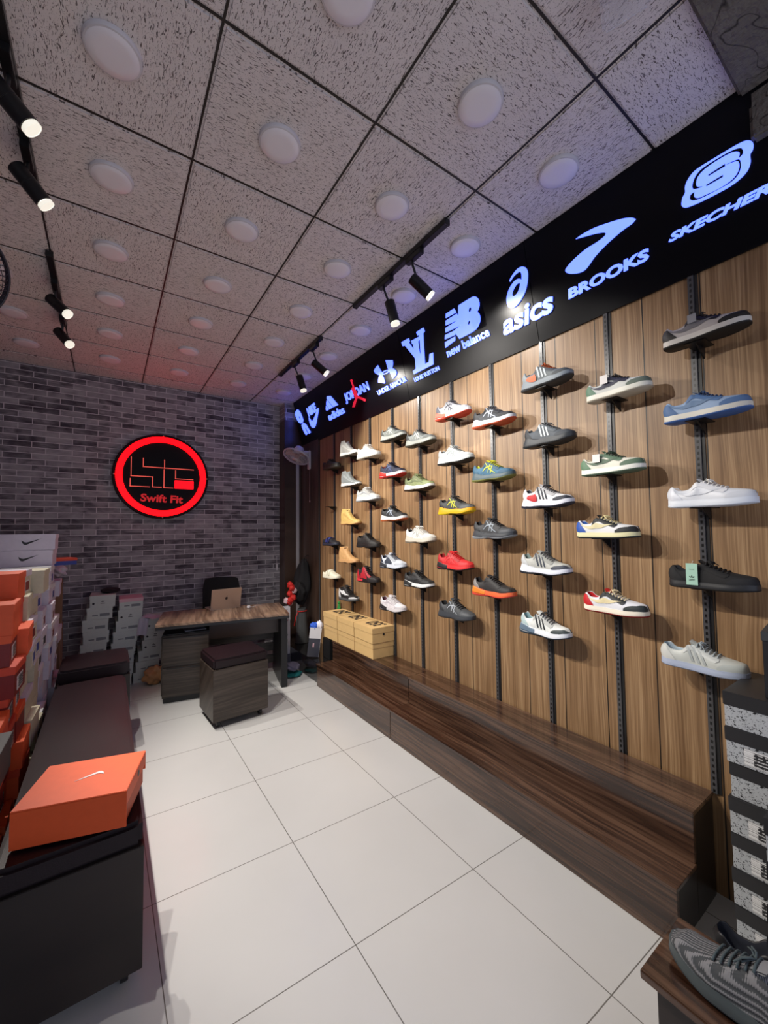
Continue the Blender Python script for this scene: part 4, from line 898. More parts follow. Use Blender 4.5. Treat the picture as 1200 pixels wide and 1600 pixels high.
# ------------------------------------------------------------------ shoe boxes
def shoebox(label, W, D, Hh, body, lid, loc, rz=0.0, group=None, lidh=0.03, lead=None, name='shoe_box', sticker=None, logo=None, smat=None, stmat=None):
    """W along x, D along y, base at z=0"""
    t = thing(name, label, 'box', loc, rz, group)
    MB().box(-W / 2, W / 2, -D / 2, D / 2, 0, Hh - .002, .0012).build('box_body', body, t)
    MB().box(-W / 2 - .003, W / 2 + .003, -D / 2 - .003, D / 2 + .003, Hh - lidh, Hh, .0015).build('box_lid', lid, t)
    if sticker:
        f = sticker  # '+x','-x','-y'
        zc = (Hh - lidh) * .48; hz = min(.028, (Hh - lidh) * .4); hw = .055
        def pl(name_, u0, u1, z0, z1, e, m):
            if f == '+x': mb = MB().box(W / 2, W / 2 + e, u0, u1, z0, z1)
            elif f == '-x': mb = MB().box(-W / 2 - e, -W / 2, -u1, -u0, z0, z1)
            else: mb = MB().box(u0, u1, -D / 2 - e, -D / 2, z0, z1)
            return mb
        sh = .0 if W * D > .05 else 0
        pl('l', -hw, hw, zc - hz, zc + hz, .0012, None).build('sticker', stmat or M_WHITEC, t)
        mb = pl('b', -hw * .55, hw * .93, zc - hz * .8, zc + hz * .8, .0018, None); mb.build('sticker_print', smat or M_INK, t)
    if logo == 'trefoil':
        mb = MB()
        for a in (-.75, 0, .75):
            mb.add([(-.0 + r * math.sin(a + da), -D / 2 - .0016, Hh * .40 + r * math.cos(a + da)) for r, da in ((.003, 0), (.014, -.30), (.021, 0), (.014, .30))], [(0, 1, 2, 3)])
        mb.box(-.018, .018, -D / 2 - .0018, -D / 2 - .001, Hh * .40 - .012, Hh * .40 - .006)
        mb.build('logo', M_INK, t)
        MB().lathe([(.010, 0), (.010, .0006)], 16, Matrix.Translation((-W / 2 + .028, -D / 2 - .0008, Hh * .33)) @ RX).build('finger_hole', M_INK, t)
    if logo == 'shoe_print':
        mb = MB().box(-.06, -.015, -D / 2 - .0016, -D / 2 - .001, Hh * .28, Hh * .38); mb.box(.0, .08, -D / 2 - .0016, -D / 2 - .001, Hh * .22, Hh * .46)
        mb.build('print', mat('grey_print', (0.22, 0.24, 0.25), .6), t)
    if logo == 'finger':
        MB().lathe([(.010, 0), (.010, .0006)], 16, Matrix.Translation((W / 2 + .0002, 0, Hh * .35)) @ Matrix.Rotation(PI / 2, 4, 'Y')).build('finger_hole', M_INK, t)
    return t

SWOOSH = [(0.0, 0.30), (.05, .12), (.13, .02), (.22, .0), (.32, .04), (1.0, .40), (.38, .20), (.26, .165), (.17, .18), (.10, .22)]
def swoosh_mesh(parent, M, L, m, name='logo'):
    vs, fs = shape2d(polys=[[(x * L, y * L) for x, y in SWOOSH]])
    MB().add([M @ Vector((x, y, z * .0008)) for x, y, z in vs], fs).build(name, m, parent)

# orange box on the bench
ob = thing('shoe_box', 'large orange shoe box with white tick lying on the black bench', 'box', (-0.051, 1.805, 0.5475), math.radians(-16))
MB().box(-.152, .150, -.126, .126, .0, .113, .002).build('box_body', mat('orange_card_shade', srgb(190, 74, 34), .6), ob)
mb = MB()
mb.box(-.158, .158, -.131, .131, .114, .119, .0015)
mb.box(.154, .158, -.131, .131, .070, .1145, .001); mb.box(-.158, -.154, -.131, .131, .0, .1145, .001)
mb.box(-.158, .158, -.1305, -.1265, .001, .1145, .001); mb.box(-.158, .158, .1265, .1305, .05, .1145, .001)
mb.build('box_lid', M_ORANGE, ob)
swoosh_mesh(ob, Matrix.Translation((.050, .030, .1195)) @ Matrix.Rotation(PI + .12, 4, 'Z'), .085, mat('white_print', (.75, .73, .73), .5))
MB().lathe([(.011, 0), (.011, .0008)], 16, Matrix.Translation((.1582, .02, .092)) @ Matrix.Rotation(PI / 2, 4, 'Y')).build('finger_hole', M_INK, ob)

# kraft boxes on the far steps
g = 'kraft shoe boxes stacked on the far steps'
for k, (yc, nm) in enumerate(((3.09, 'nearest'), (3.415, 'middle'), (3.737, 'farthest'))):
    for lvl in range(2):
        bt = shoebox('plain kraft shoe box, %s %s, on the far walnut steps' % ('upper' if lvl else 'lower', nm), .215 + .012 * lvl, .315 if k < 2 else .29, .132, M_KRAFT, M_KRAFT, (2.0 - .003 * lvl, yc - .008 * lvl, .4185 + .133 * lvl), 0.015 * (k - 1), g, .05 if lvl else .045)
        D = .315
        if lvl:
            vs, fs = fit_text('350', (.085, -.10), (.085, .09), (-.055, -.12), .03, .3)
            MB().add([(x, y, .1325 + z * .0008) for x, y, z in vs], fs).build('lid_print', M_INK, bt)
            MB().lathe([(.010, 0), (.010, .0008)], 16, Matrix.Translation((.0, -.1615, .07)) @ RX).build('finger_hole', M_INK, bt)

# pale trefoil boxes by the back wall, three leaning stacks
g = 'pale shoe boxes stacked against the brick wall'
nmc = ['left', 'middle', 'right']
def posw(k, n): return 'topmost' if k == n - 1 else 'lowest' if k == 0 else '%s from the top' % ordn[n - 1 - k]
PB = [(-0.03, .115, 8, [-.13, -.11, -.09, -.07, -.05, -.055, -.03, 0.0]), (.208, .108, 8, [-.10, -.08, -.07, -.06, -.045, -.03, -.01, 0.0]), (.44, .105, 6, [-.10, -.08, -.06, -.03, -.012, 0.0])]
for c, (xc, hh, n, offs) in enumerate(PB):
    z = 0
    for k in range(n):
        lg = 'trefoil' if (c, k) in ((0, 7), (1, 6), (2, 5), (2, 4), (2, 3)) else 'shoe_print'
        dy = random.uniform(-.012, .012); tl_ = M_PINKC if (c == 1 and k == 7) else M_BOXGREY
        bt = shoebox('pale grey shoe box, %s in the %s stack by the brick wall' % (posw(k, n), nmc[c]), .205, .31, hh, M_BOXGREY, tl_, (xc + offs[k], 5.02 + dy - .002, z), random.uniform(-.04, .04), g, .034, logo=lg)
        z += hh
tag(MB().grid(8, 8, lambda u, v: Vector((.29 + .17 * u, 4.83 + .20 * v, .645 + .012 * math.sin(u * 7 + v * 5) + .008 * math.sin(v * 9)))).build('paper_sheet', mat('white_paper', (.62, .58, .66), .7), smooth=True), 'crumpled white paper on top of the right pale box stack', 'paper')
mb = MB()
mb.grid(10, 6, lambda u, v: Vector((.275 - .025 * v + .09 * u, 4.845 - .012 * math.sin(u * 6), .648 - .17 * v + .01 * math.sin(u * 5))))
tag(mb.build('paper_sheet', mat('white_paper', (.62, .58, .66), .7), smooth=True), 'white paper hanging over the front of the right pale box stack', 'paper')
def blob(name, m, loc, sc, seed, label, cat, amp=.25, parent=None, n=24, freq=3.0):
    rnd = random.Random(seed); ph = [rnd.uniform(0, 6) for _ in range(6)]
    mb = MB()
    def f(u, v):
        th = u * 2 * PI; p_ = v * PI
        d = Vector((math.sin(p_) * math.cos(th), math.sin(p_) * math.sin(th), math.cos(p_)))
        r = 1 + amp * (math.sin(freq * d.x * 2 + ph[0]) * math.sin(freq * d.y * 2 + ph[1]) * .6 + .4 * math.sin(freq * 2.3 * d.z + ph[2] + 2 * d.x * freq) + .3 * math.sin(freq * 3.1 * d.x + ph[3]) * math.sin(freq * 2.7 * d.z + ph[4]))
        return Vector((d.x * r * sc[0], d.y * r * sc[1], max(d.z * r * sc[2], -sc[2] * .95)))
    mb.grid(n * 2, n, f)
    o = mb.build(name, m, parent, smooth=True); o.location = loc
    if label: tag(o, label, cat)
    return o
blob('plastic_bag', M_TANBAG, (.425, 4.745, .085), (.11, .085, .088), 3, 'crumpled tan plastic bag on the floor beside the desk drawers', 'bag')
blob('cap', M_BLACKCL, (.03, 5.02, .945), (.085, .09, .028), 5, 'dark cap lying on the left pale box stack', 'cap', .1)

# long wall of mixed boxes behind the bench
g = 'shoe boxes stacked along the left wall'
def col_stack(y0, D, n, hh, mats_, xface, W, what, seed, start=0.0, stick=.5, jit=.026, tick=()):
    rnd = random.Random(seed); z = start
    for k in range(n):
        m1, m2 = mats_[rnd.randrange(len(mats_))]
        h = hh * rnd.uniform(.96, 1.04)
        st = '+x' if rnd.random() < stick else None
        if k in tick: m1 = M_ORANGED  # shade of the front faces painted in: orange body turned dark red
        bt = shoebox('%s, %s' % (what[0], (posw(k, n) + ' in the ' + what[1])), W, D - .008, h, m1, m2, (xface - W / 2 + rnd.uniform(-jit, jit), y0 + D / 2 + rnd.uniform(-.004, .004), z), rnd.uniform(-.045, .045), g, .032, sticker=st, smat=rnd.choice([M_INK, M_INK, M_ORANGED, M_BLUEC]) if 'orange' not in what[0] else M_LABELP, stmat=M_BARC)
        if k in tick: swoosh_mesh(bt, Matrix.Translation((-.02, -D / 2 + .004 - .0025, h * .3)) @ RX, .10, mat('white_print', (.75, .73, .73), .5))
        z += h
    return z
red = [(M_REDC, M_ORANGE), (M_ORANGE, M_REDC), (M_REDC, M_REDC), (M_ORANGED, M_ORANGE), (M_ORANGE, M_ORANGE)]
z0 = col_stack(1.98, .215, 7, .118, red, -.335, .33, ('red-orange shoe box', 'nearest orange stack'), 1)
z1 = col_stack(2.205, .215, 10, .124, red, -.325, .33, ('orange shoe box', 'second orange stack'), 2, tick=(5, 6, 7, 8))
z2 = col_stack(2.43, .215, 11, .122, red, -.318, .33, ('orange shoe box', 'third orange stack'), 3)
cr_ = [(M_CREAM, M_CREAM), (M_CREAM, M_LILAC)]
z3 = col_stack(2.66, .22, 11, .121, cr_, -.318, .33, ('cream shoe box', 'first cream stack'), 4)
z4 = col_stack(2.89, .22, 11, .121, cr_, -.31, .33, ('cream shoe box', 'second cream stack'), 5)
li = [(M_LILAC, M_LILAC), (M_LILAC, M_WHITEC)]
z5 = col_stack(3.13, .22, 11, .119, li, -.325, .33, ('pale lilac shoe box', 'first lilac stack at left'), 6)
z6 = col_stack(3.37, .22, 11, .119, li, -.318, .33, ('pale lilac shoe box', 'second lilac stack at left'), 7)
z7 = col_stack(3.61, .22, 11, .118, li, -.310, .33, ('pale lilac shoe box', 'third lilac stack at left'), 8)
z8 = col_stack(3.85, .22, 10, .119, [(M_LILAC, M_LILAC), (M_BROWNC, M_LILAC)], -.315, .33, ('pale worn shoe box', 'last stack before the cartons'), 9)
# two big white boxes with black tick across the top of the pale stacks
for k in range(2):
    bt = shoebox('large white shoe box with black tick, %s, atop the pale stacks' % ('upper' if k else 'lower'), .40, .26, .105, M_LILAC, M_LILAC, (-.505 + .01 * k, 3.60, max(z5, z6, z7) + .001 + .1055 * k), .02 * k, g, .03)
    swoosh_mesh(bt, Matrix.Translation((.03, -.1315, .035)) @ RX, .10, M_INK)
# brown cartons
for k in range(3):
    t = thing('carton', 'tall brown cardboard carton standing behind the pale stacks, %s' % ['lowest', 'middle', 'topmost'][k], 'box', (-.50, 4.35, .38 * k), .03 * k, 'brown cartons near the brick wall')
    MB().box(-.19, .19, -.22, .22, 0, .376, .003).build('carton_body', M_BROWNC, t)
    MB().box(.1905, .1915, -.02, .02, .02, .376).build('packing_tape', mat('brown_tape', (.16, .09, .05), .3), t)
blob('plastic_bag', mat('white_plastic_bag', (.55, .52, .60), .35, bump=.6, bscale=40), (-.37, 4.55, 1.20), (.07, .08, .055), 11, 'small white plastic bag on the brown cartons', 'bag')
bt = shoebox('blue and red patterned box at the far end of the white tick boxes', .16, .2, .05, M_BLUEC, M_REDC, (-.30, 3.86, z7 + .001), .35, g, .02)
# ------------------------------------------------------------------ bench and stools
def seat(name, label, cat, x0, x1, y0, y1, hw, hc, wood_m, rz=0.0, group=None, segs=1):
    cx, cy = (x0 + x1) / 2, (y0 + y1) / 2
    t = thing(name, label, cat, (cx, cy, 0), rz, group)
    a, b = (x1 - x0) / 2, (y1 - y0) / 2
    MB().box(-a, a, -b, b, .058, hw, .002).build('cabinet', wood_m, t)
    n = 18; mb = MB()
    bm = bmesh.new(); bmesh.ops.create_cube(bm, size=1)
    for v in bm.verts: v.co = Vector((v.co.x * 2 * (a - .003), v.co.y * 2 * (b - .003), hw + .0 + (v.co.z + .5) * (hc - hw)))
    bmesh.ops.bevel(bm, geom=bm.edges[:], offset=.014, segments=4, affect='EDGES')
    bmesh.ops.subdivide_edges(bm, edges=[e for e in bm.edges if e.calc_length() > .15], cuts=10, use_grid_fill=True)
    rnd = random.Random(int(cx * 100) + 5)
    for v in bm.verts:
        if v.co.z > hw + .5 * (hc - hw):
            v.co.z += .004 * math.sin(v.co.y * 9 + v.co.x * 4) * (1 if abs(v.co.x) < a - .03 else 0) + rnd.uniform(-.0006, .0006)
    bm.verts.index_update(); mb.add([v.co[:] for v in bm.verts], [[v.index for v in f.verts] for f in bm.faces]); bm.free()
    mb.build('cushion', M_LEATHER, t, auto=50)
    for sx in (-1, 1):
        for sy in (-1, 1):
            px, py = sx * (a - .05), sy * (b - .06)
            w_ = MB().lathe([(.024, -.012), (.0265, -.010), (.0265, .010), (.024, .012)], 20, Matrix.Translation((px, py, .027)) @ Matrix.Rotation(PI / 2, 4, 'Y')).build('caster', M_BLACK, t, auto=40)
            MB().box(px - .02, px + .02, py - .02, py + .02, .050, .059).build('caster_plate', M_BLACKM, w_)
    return t
seat('bench', 'long low black leather bench on a dark wood cabinet along the left side', 'bench', -.272, .118, 1.645, 3.40, .46, .542, M_BENCHW)
seat('stool', 'black leather cube stool at the far end of the long bench', 'stool', -.27, .148, 3.50, 3.93, .505, .60, M_BENCHW, group='cube stools')
seat('stool', 'cube stool with grey oak sides and black cushion in front of the desk', 'stool', .672, 1.112, 3.36, 3.76, .455, .535, M_GREYWOOD, math.radians(4), group='cube stools')

for k in range(7):
    shoebox('dark shoe box, %s in the leftmost nearest stack' % posw(k, 7), .33, .20, .118, M_DGREYC if k == 6 else M_ORANGED, M_DGREYC if k == 6 else M_REDC, (-.515 + .005 * (k % 2) + (.075 if k == 6 else 0), 1.865, .1185 * k), .02 * (k % 3 - 1), g, .034, sticker='+x' if k < 6 else None, smat=M_ORANGED)

# ------------------------------------------------------------------ desk
dk = thing('desk', 'wood-top shop desk with drawers on the left and black frame', 'desk', (.985, 4.25, 0), math.radians(-11.2))
MB().box(-.585, .575, -.33, .33, .675, .70, .002).build('desktop', M_BLACK, dk)
MB().box(-.585, .575, -.33, .33, .7005, .722, .002).build('wood_top', M_DESKTOP, dk)
pd = MB().box(-.535, -.15, -.235, .28, .05, .60, .002).build('pedestal', M_GREYWOOD, dk)
MB().box(-.525, -.16, -.215, .27, 0, .05).build('plinth', M_BLACK, dk)
for k in range(2):
    z = .06 + k * .27
    d = MB().box(-.53, -.155, -.247, -.2355, z, z + .255, .002).build('drawer', M_GREYWOOD, dk)
    MB().box(-.50, -.19, -.252, -.2475, z + .245, z + .252).build('drawer_grip', M_BLACK, d)
    MB().box(-.5465, -.5355, -.20, .27, z, z + .255, .002).build('side_board', M_GREYWOOD, dk)
MB().box(-.535, -.15, -.235, .28, .605, .612).build('shelf_board', M_BLACK, dk)
MB().box(.50, .56, -.30, .30, 0, .674, .003).build('leg_panel', M_BLACKM, dk)
MB().box(-.15, .50, -.12, -.105, .50, .674, .002).build('modesty_panel', M_DARKV, dk)
for k in range(4): MB().box(-.15, .50, .24, .255, .09 + k * .13, .18 + k * .13, .002).build('back_slat', M_GREYWOOD, dk)
tag(MB().box(.60, .78, 4.13, 4.30, .6135, .618).build('document', mat('blue_white_paper', (.42, .45, .55), .6)), 'flat papers on the open shelf under the desk top', 'paper')

# laptop
lp = thing('laptop', 'open champagne-coloured laptop seen from behind on the desk', 'laptop', (1.03, 4.45, .7225), math.radians(4))
MB().box(-.152, .152, 0, .21, 0, .010, .003).build('base', M_SILVER, lp)
LM = Matrix.Translation((0, -.0, .009)) @ Matrix.Rotation(math.radians(13), 4, 'X')
mb = MB().box(-.152, .152, -.004, .002, 0, .212, .0025, M=LM); mb.build('lid', M_SILVER, lp)
q = [(0, .55), (.18, .62), (.42, .5), (.5, .3), (.38, .12), (.45, -.05), (.5, -.2), (.3, -.5), (.12, -.58), (0, -.52), (-.14, -.58), (-.34, -.48), (-.5, -.1), (-.48, .3), (-.3, .56), (-.12, .6)]
vs, fs = shape2d(polys=[[(x * .026, y * .026) for x, y in q], [(.0 + x, .021 + y) for x, y in ((0, 0), (.006, .003), (.008, .010), (.002, .007))]])
MB().add([LM @ Vector((x, -.0042 - z * .0006, y + .108)) for x, y, z in vs], fs).build('logo', mat('dark_chrome', (.12, .10, .10), .2, .8), lp)
MB().box(-.135, .135, .02, .12, .0101, .0112).build('keyboard', M_INK, lp)
MB().box(-.146, .146, .0022, .003, .01, .205, M=LM).build('screen', mat('dark_screen', (.01, .01, .012), .15), lp)
t = thing('power_adapter', 'small white power adapter beside the laptop', 'charger', (1.235, 4.33, .7225), .3)
MB().box(-.016, .016, -.016, .016, 0, .028, .006).build('adapter_body', M_WHITEP, t)
MB().tube([(.014, 0, .012), (.06, .02, .004), (.13, .05, .0035), (.20, .05, .0035)], .0022, 6).build('cable', M_WHITEP, t, smooth=True)
# chair
ch = thing('office_chair', 'black office chair with rounded back behind the desk', 'chair', (1.10, 4.95, 0), math.radians(-6))
mb = MB()
def cb_(u, v):
    x = (u - .5) * .40 * (1 - .10 * max(0, v - .8) / .2); z = .50 + v * .50 - .02 * (abs(u - .5) * 2) ** 4 * v
    return Vector((x, .03 - .05 * (abs(u - .5) * 2) ** 2 + .02 * v, z))
mb.grid(14, 14, cb_); mb.grid(14, 14, lambda u, v: cb_(u, v) + Vector((0, .035, 0)), flip=True)
for (a0, b0, a1, b1) in ((0, 0, 1, 0), (0, 1, 1, 1), (0, 0, 0, 1), (1, 0, 1, 1)):
    mb.grid(14, 1, lambda u, v: cb_(a0 + (a1 - a0) * u, b0 + (b1 - b0) * u) + Vector((0, .035 * v, 0)))
mb.build('backrest', M_BLACKCL, ch, auto=60)
MB().box(-.22, .22, -.30, .04, .42, .48, .02).build('seat', M_BLACKCL, ch, auto=50)
MB().tube([(0, -.12, .42), (0, -.12, .09)], .025, 12).build('gas_column', M_BLACKM, ch, smooth=True)
mb = MB()
for k in range(5): q_ = k * 2 * PI / 5; mb.tube([(0, -.12, .09), (.20 * math.cos(q_), -.12 + .20 * math.sin(q_), .06)], [.02, .013], 8)
mb.build('star_base', M_BLACKM, ch, smooth=True)
for k in range(5):
    q_ = k * 2 * PI / 5
    MB().lathe([(.026, -.012), (.028, 0), (.026, .012)], 16, Matrix.Translation((.20 * math.cos(q_), -.12 + .20 * math.sin(q_), .028)) @ Matrix.Rotation(PI / 2, 4, 'Y')).build('caster', M_BLACK, ch, smooth=True)
MB().tube([(0, .03, .62), (0, .08, .50), (0, -.05, .44)], .018, 8).build('back_bracket', M_BLACKM, ch, smooth=True)

# ------------------------------------------------------------------ far corner: fan, conduit, bags
fn = thing('wall_fan', 'white wall fan with tilted cage high in the far right corner', 'fan', (2.10, 4.70, 2.46))
MB().box(-.022, .003, -.035, .035, -.15, .09, .008).build('wall_bracket', M_WHITEP, fn, auto=40)
MB().tube([(-.01, 0, .06), (-.06, 0, .06), (-.12, 0, .055)], [.026, .026, .022], 12).build('arm', M_WHITEP, fn, smooth=True)
fd = Vector((-.42, -.18, -.88)).normalized(); FM = Matrix.Translation((-.16, -.01, .05)) @ fd.to_track_quat('Z', 'Y').to_matrix().to_4x4()
MB().lathe([(.01, -.075), (.05, -.07), (.062, -.045), (.062, -.005), (.055, .02)], 24, FM).build('motor_housing', M_WHITEP, fn, smooth=True)
cg = MB()
for r, z in ((.165, .055), (.166, .062), (.165, .07)): cg.tube([FM @ Vector((r * math.cos(a * 2 * PI / 40), r * math.sin(a * 2 * PI / 40), z)) for a in range(41)], .0045, 5, False)
for k in range(48):
    a = k * 2 * PI / 48; c_, s_ = math.cos(a), math.sin(a)
    cg.tube([FM @ Vector((rr * c_, rr * s_, zz)) for rr, zz in ((.03, .105), (.09, .104), (.145, .09), (.165, .063), (.145, .035), (.09, .022), (.055, .018))], .0013, 4, False)
for r in (.06, .10, .135): cg.tube([FM @ Vector((r * math.cos(a * 2 * PI / 40), r * math.sin(a * 2 * PI / 40), .1045 - (.004 if r > .1 else 0) - (.008 if r > .12 else 0))) for a in range(41)], .0013, 4, False)
cg.build('cage', M_WHITEP, fn, smooth=True)
MB().lathe([(.03, .103), (.03, .108), (.02, .112), (.001, .113)], 20, FM).build('cage_badge', M_WHITEP, fn, smooth=True)
MB().lathe([(.028, .03), (.026, .07), (.012, .085), (.001, .087)], 20, FM).build('hub', mat('amber_plastic', (.45, .30, .22), .4), fn, smooth=True)
for k in range(3):
    a = k * 2 * PI / 3
    def bl_(u, v, a=a):
        r = .025 + u * .115; w_ = (.35 + .65 * math.sin(min(1, u * 1.2) * PI * .6)) * 1.0; an = a + (v - .5) * w_
        return FM @ Vector((r * math.cos(an), r * math.sin(an), .05 + (v - .5) * .03))
    m_ = MB(); m_.grid(8, 6, bl_); m_.build('blade', mat('amber_blade', (.50, .36, .30), .35), fn, smooth=True)
MB().tube([(-.006, -.01, -.15), (-.006, -.01, -.55)], .0018, 5).lathe([(.004, -.008), (.007, 0), (.003, .016)], 10, Matrix.Translation((-.006, -.01, -.56))).build('pull_cord', mat('cord_pink', (.55, .40, .38), .6), fn, smooth=True)
tag(MB().box(2.035, 2.075, 4.984, 4.999, .21, 2.66, .002).build('conduit', mat('grey_white_conduit', (.50, .48, .50), .5)), 'pale grey vertical cable conduit running down the far corner panel', 'conduit')
t = thing('inline_switch', 'white hanging inline switch at the edge of the brick wall', 'switch', (1.845, YB - .012, 1.06))
MB().box(-.012, .012, -.01, .01, -.045, .045, .005).build('switch_body', M_WHITEP, t)
MB().tube([(0, 0, .044), (0, .004, .14)], .003, 6).build('cable', M_WHITEP, t, smooth=True)

# black left fan cage
lf = thing('wall_fan', 'black wire fan cage cut off at the left edge of the picture', 'fan', (-.445, 1.75, 2.36))
fd = Vector((.35, -.5, -.45)).normalized(); FM2 = fd.to_track_quat('Z', 'Y').to_matrix().to_4x4()
cg = MB()
R_ = .17
for z in (-.01, 0, .01): cg.tube([FM2 @ Vector((R_ * math.cos(a * 2 * PI / 48), R_ * math.sin(a * 2 * PI / 48), z)) for a in range(49)], .004, 5, False)
for k in range(60):
    a = k * 2 * PI / 60; c_, s_ = math.cos(a), math.sin(a)
    cg.tube([FM2 @ Vector((rr * R_ * c_, rr * R_ * s_, zz)) for rr, zz in ((.15, .05), (.6, .047), (.92, .028), (1, 0), (.92, -.03), (.5, -.05), (.25, -.055))], .0011, 4, False)
for r in (.4, .65, .85): cg.tube([FM2 @ Vector((r * R_ * math.cos(a * 2 * PI / 48), r * R_ * math.sin(a * 2 * PI / 48), .0485 - .012 * (r > .6) - .006 * (r > .8))) for a in range(49)], .0011, 4, False)
cg.build('cage', mat('dark_wire', (.03, .025, .035), .4), lf, smooth=True)
MB().lathe([(.03, .05), (.03, .056), (.001, .058)], 20, FM2).build('cage_badge', M_BLACK, lf, smooth=True)
MB().lathe([(.04, -.13), (.055, -.11), (.055, -.06), (.03, -.05)], 20, FM2).build('motor_housing', M_BLACK, lf, smooth=True)
for k in range(3):
    a = k * 2 * PI / 3
    m_ = MB(); m_.grid(8, 6, lambda u, v: FM2 @ Vector(((.02 + u * .12) * math.cos(a + (v - .5) * .9), (.02 + u * .12) * math.sin(a + (v - .5) * .9), (v - .5) * .03))); m_.build('blade', M_BLACK, lf, smooth=True)
MB().tube([FM2 @ Vector((0, 0, -.12)), Vector((-.2, 0, .0)), Vector((-.515, 0, 0))], .02, 10).build('arm', M_BLACK, lf, smooth=True)

# hanging black garment bundle
hb = thing('garment_bag', 'black cloth garment bag hanging in the far corner beside the desk', 'bag', (2.0, 4.72, .60))
mb = MB()
def gb(u, v):
    a = u * 2 * PI; z = .02 + v * .56
    w_ = .035 + .062 * math.sin(min(1, v * 1.05) * PI) ** .6; w_ *= 1 + .12 * math.sin(3 * a + v * 9) + .08 * math.sin(5 * a)
    return Vector((w_ * math.cos(a) + .035 * v - .01, w_ * .9 * math.sin(a), z))
mb.grid(40, 24, gb); mb.build('cloth', M_BLACKCL, hb, smooth=True)
blob('cloth_fold', M_BLACKCL, (-.065, -.055, .19), (.085, .07, .13), 21, None, None, .18, hb)
MB().tube([(.028, 0, .55), (.03, .0, .60), (.06, .0, .62), (.09, .0, .62)], .004, 6).build('hanger_hook', M_BLACKM, hb, smooth=True)
bd = thing('cloth_bouquet', 'bundle of red and white cloth flowers hung beside the black garment bag', 'decoration', (1.80, 4.58, .80))
for k in range(9):
    rnd = random.Random(40 + k); p = (rnd.uniform(-.05, .05), rnd.uniform(-.03, .03), rnd.uniform(-.13, .13))
    blob('petal', M_REDCL if k % 3 else mat('pale_pink_cloth', srgb(225, 195, 200), .7), p, (.035, .03, .036), 50 + k, None, None, .35, bd, 10)
gb2 = thing('cloth_sack', 'dark grey cloth sack tied with red ribbon on the black plinth', 'bag', (1.93, 4.56, .20))
mb = MB()
mb.grid(40, 20, lambda u, v: Vector(((.085 - .035 * v) * math.cos(u * 2 * PI) * (1 + .08 * math.sin(u * 38) * v), (.07 - .03 * v) * math.sin(u * 2 * PI) * (1 + .08 * math.cos(u * 31) * v), .005 + v * .40)))
mb.build('cloth', M_GREYBAG, gb2, smooth=True)
MB().tube([((.055) * math.cos(a * PI / 8), .048 * math.sin(a * PI / 8), .375) for a in range(17)], .006, 6).tube([(-.05, -.02, .375), (-.09, -.04, .33), (-.12, -.05, .22)], .005, 6).build('ribbon', M_REDCL, gb2, smooth=True)
# paper bags
def paperbag(name, label, loc, rz, w_, d_, h_, m, tilt=0.0):
    t = thing(name, label, 'bag', loc, rz, rot=(0, tilt, rz))
    mb = MB(); a, b = w_ / 2, d_ / 2
    vs = [(-a, -b, 0), (a, -b, 0), (a, b, 0), (-a, b, 0), (-a, -b, h_), (a, -b, h_), (a, b, h_), (-a, b, h_)]
    mb.add(vs, [(0, 3, 2, 1), (0, 1, 5, 4), (1, 2, 6, 5), (2, 3, 7, 6), (3, 0, 4, 7)])
    mb.add([(x * .98, y * .96, z) for x, y, z in vs], [(0, 1, 2, 3), (4, 5, 1, 0), (5, 6, 2, 1), (6, 7, 3, 2), (7, 4, 0, 3)])
    mb.build('bag_body', m, t)
    return t, a, b, h_
t, a, b, h_ = paperbag('gift_bag', 'white patterned gift bag with rope handles standing beside the desk leg', (1.68, 4.52, 0), 0, .145, .07, .655, mat('white_bag_paper', (.60, .58, .62), .5))
mb = MB(); rnd = random.Random(4)
for k in range(26):
    x, z = rnd.uniform(-.066, .036), rnd.uniform(.30, .62); l_ = rnd.uniform(.01, .035); an = rnd.uniform(-1.2, 1.2)
    dx, dz = l_ * math.cos(an), l_ * math.sin(an); nx_, nz_ = -.004 * math.sin(an), .004 * math.cos(an)
    mb.add([(x - nx_, -b - .001, z - nz_), (x + dx - nx_, -b - .001, z + dz - nz_), (x + dx + nx_, -b - .001, z + dz + nz_), (x + nx_, -b - .001, z + nz_)], [(0, 1, 2, 3)], mi=k % 2)
mb.add([(-.07, -b - .0012, .02), (.07, -b - .0012, .02), (.07, -b - .0012, .12), (-.07, -b - .0012, .12)], [(0, 1, 2, 3)], 0)
mb.build('bag_print', [mat('slate_print', (.10, .10, .14), .6), mat('red_print', srgb(150, 60, 80), .6)], t)
mb = MB().tube([(-.05, -b - .003, .20), (-.045, -b - .005, .28), (0, -b - .012, .36), (.045, -b - .005, .28), (.05, -b - .003, .20)], .004, 6); mb.build('rope_handle', M_WHITEP, t, smooth=True)
tag(blob('folded_cloth', M_GREYCL, (1.645, 4.14, .085), (.075, .08, .045), 8, None, None, .12), 'folded grey-purple cloth on the teal cloth by the desk leg', 'cloth')
tag(blob('folded_cloth', M_TEAL, (1.64, 4.12, .02), (.088, .10, .019), 9, None, None, .12), 'folded teal cloth on the floor by the desk leg', 'cloth')
t, a, b, h_ = paperbag('shopping_bag', 'dark and white shopping bag with blue tissue leaning on the end of the steps', (1.79, 3.95, .215), -.4, .12, .055, .30, mat('dark_bag_paper', (.035, .035, .05), .35), .12)
MB().box(a, a + .001, -b, b, 0, h_).box(-a, a, -b - .0015, -b - .0005, .19, h_).build('white_panel', mat('white_bag_card', (.62, .62, .66), .4), t)
blob('blue_tissue', mat('blue_tissue', srgb(40, 90, 200), .7), (-.02, 0, .31), (.045, .03, .04), 15, None, None, .3, t, 12)
blob('white_tissue', mat('white_tissue', srgb(225, 225, 235), .7), (.035, 0, .32), (.035, .025, .05), 16, None, None, .3, t, 12)
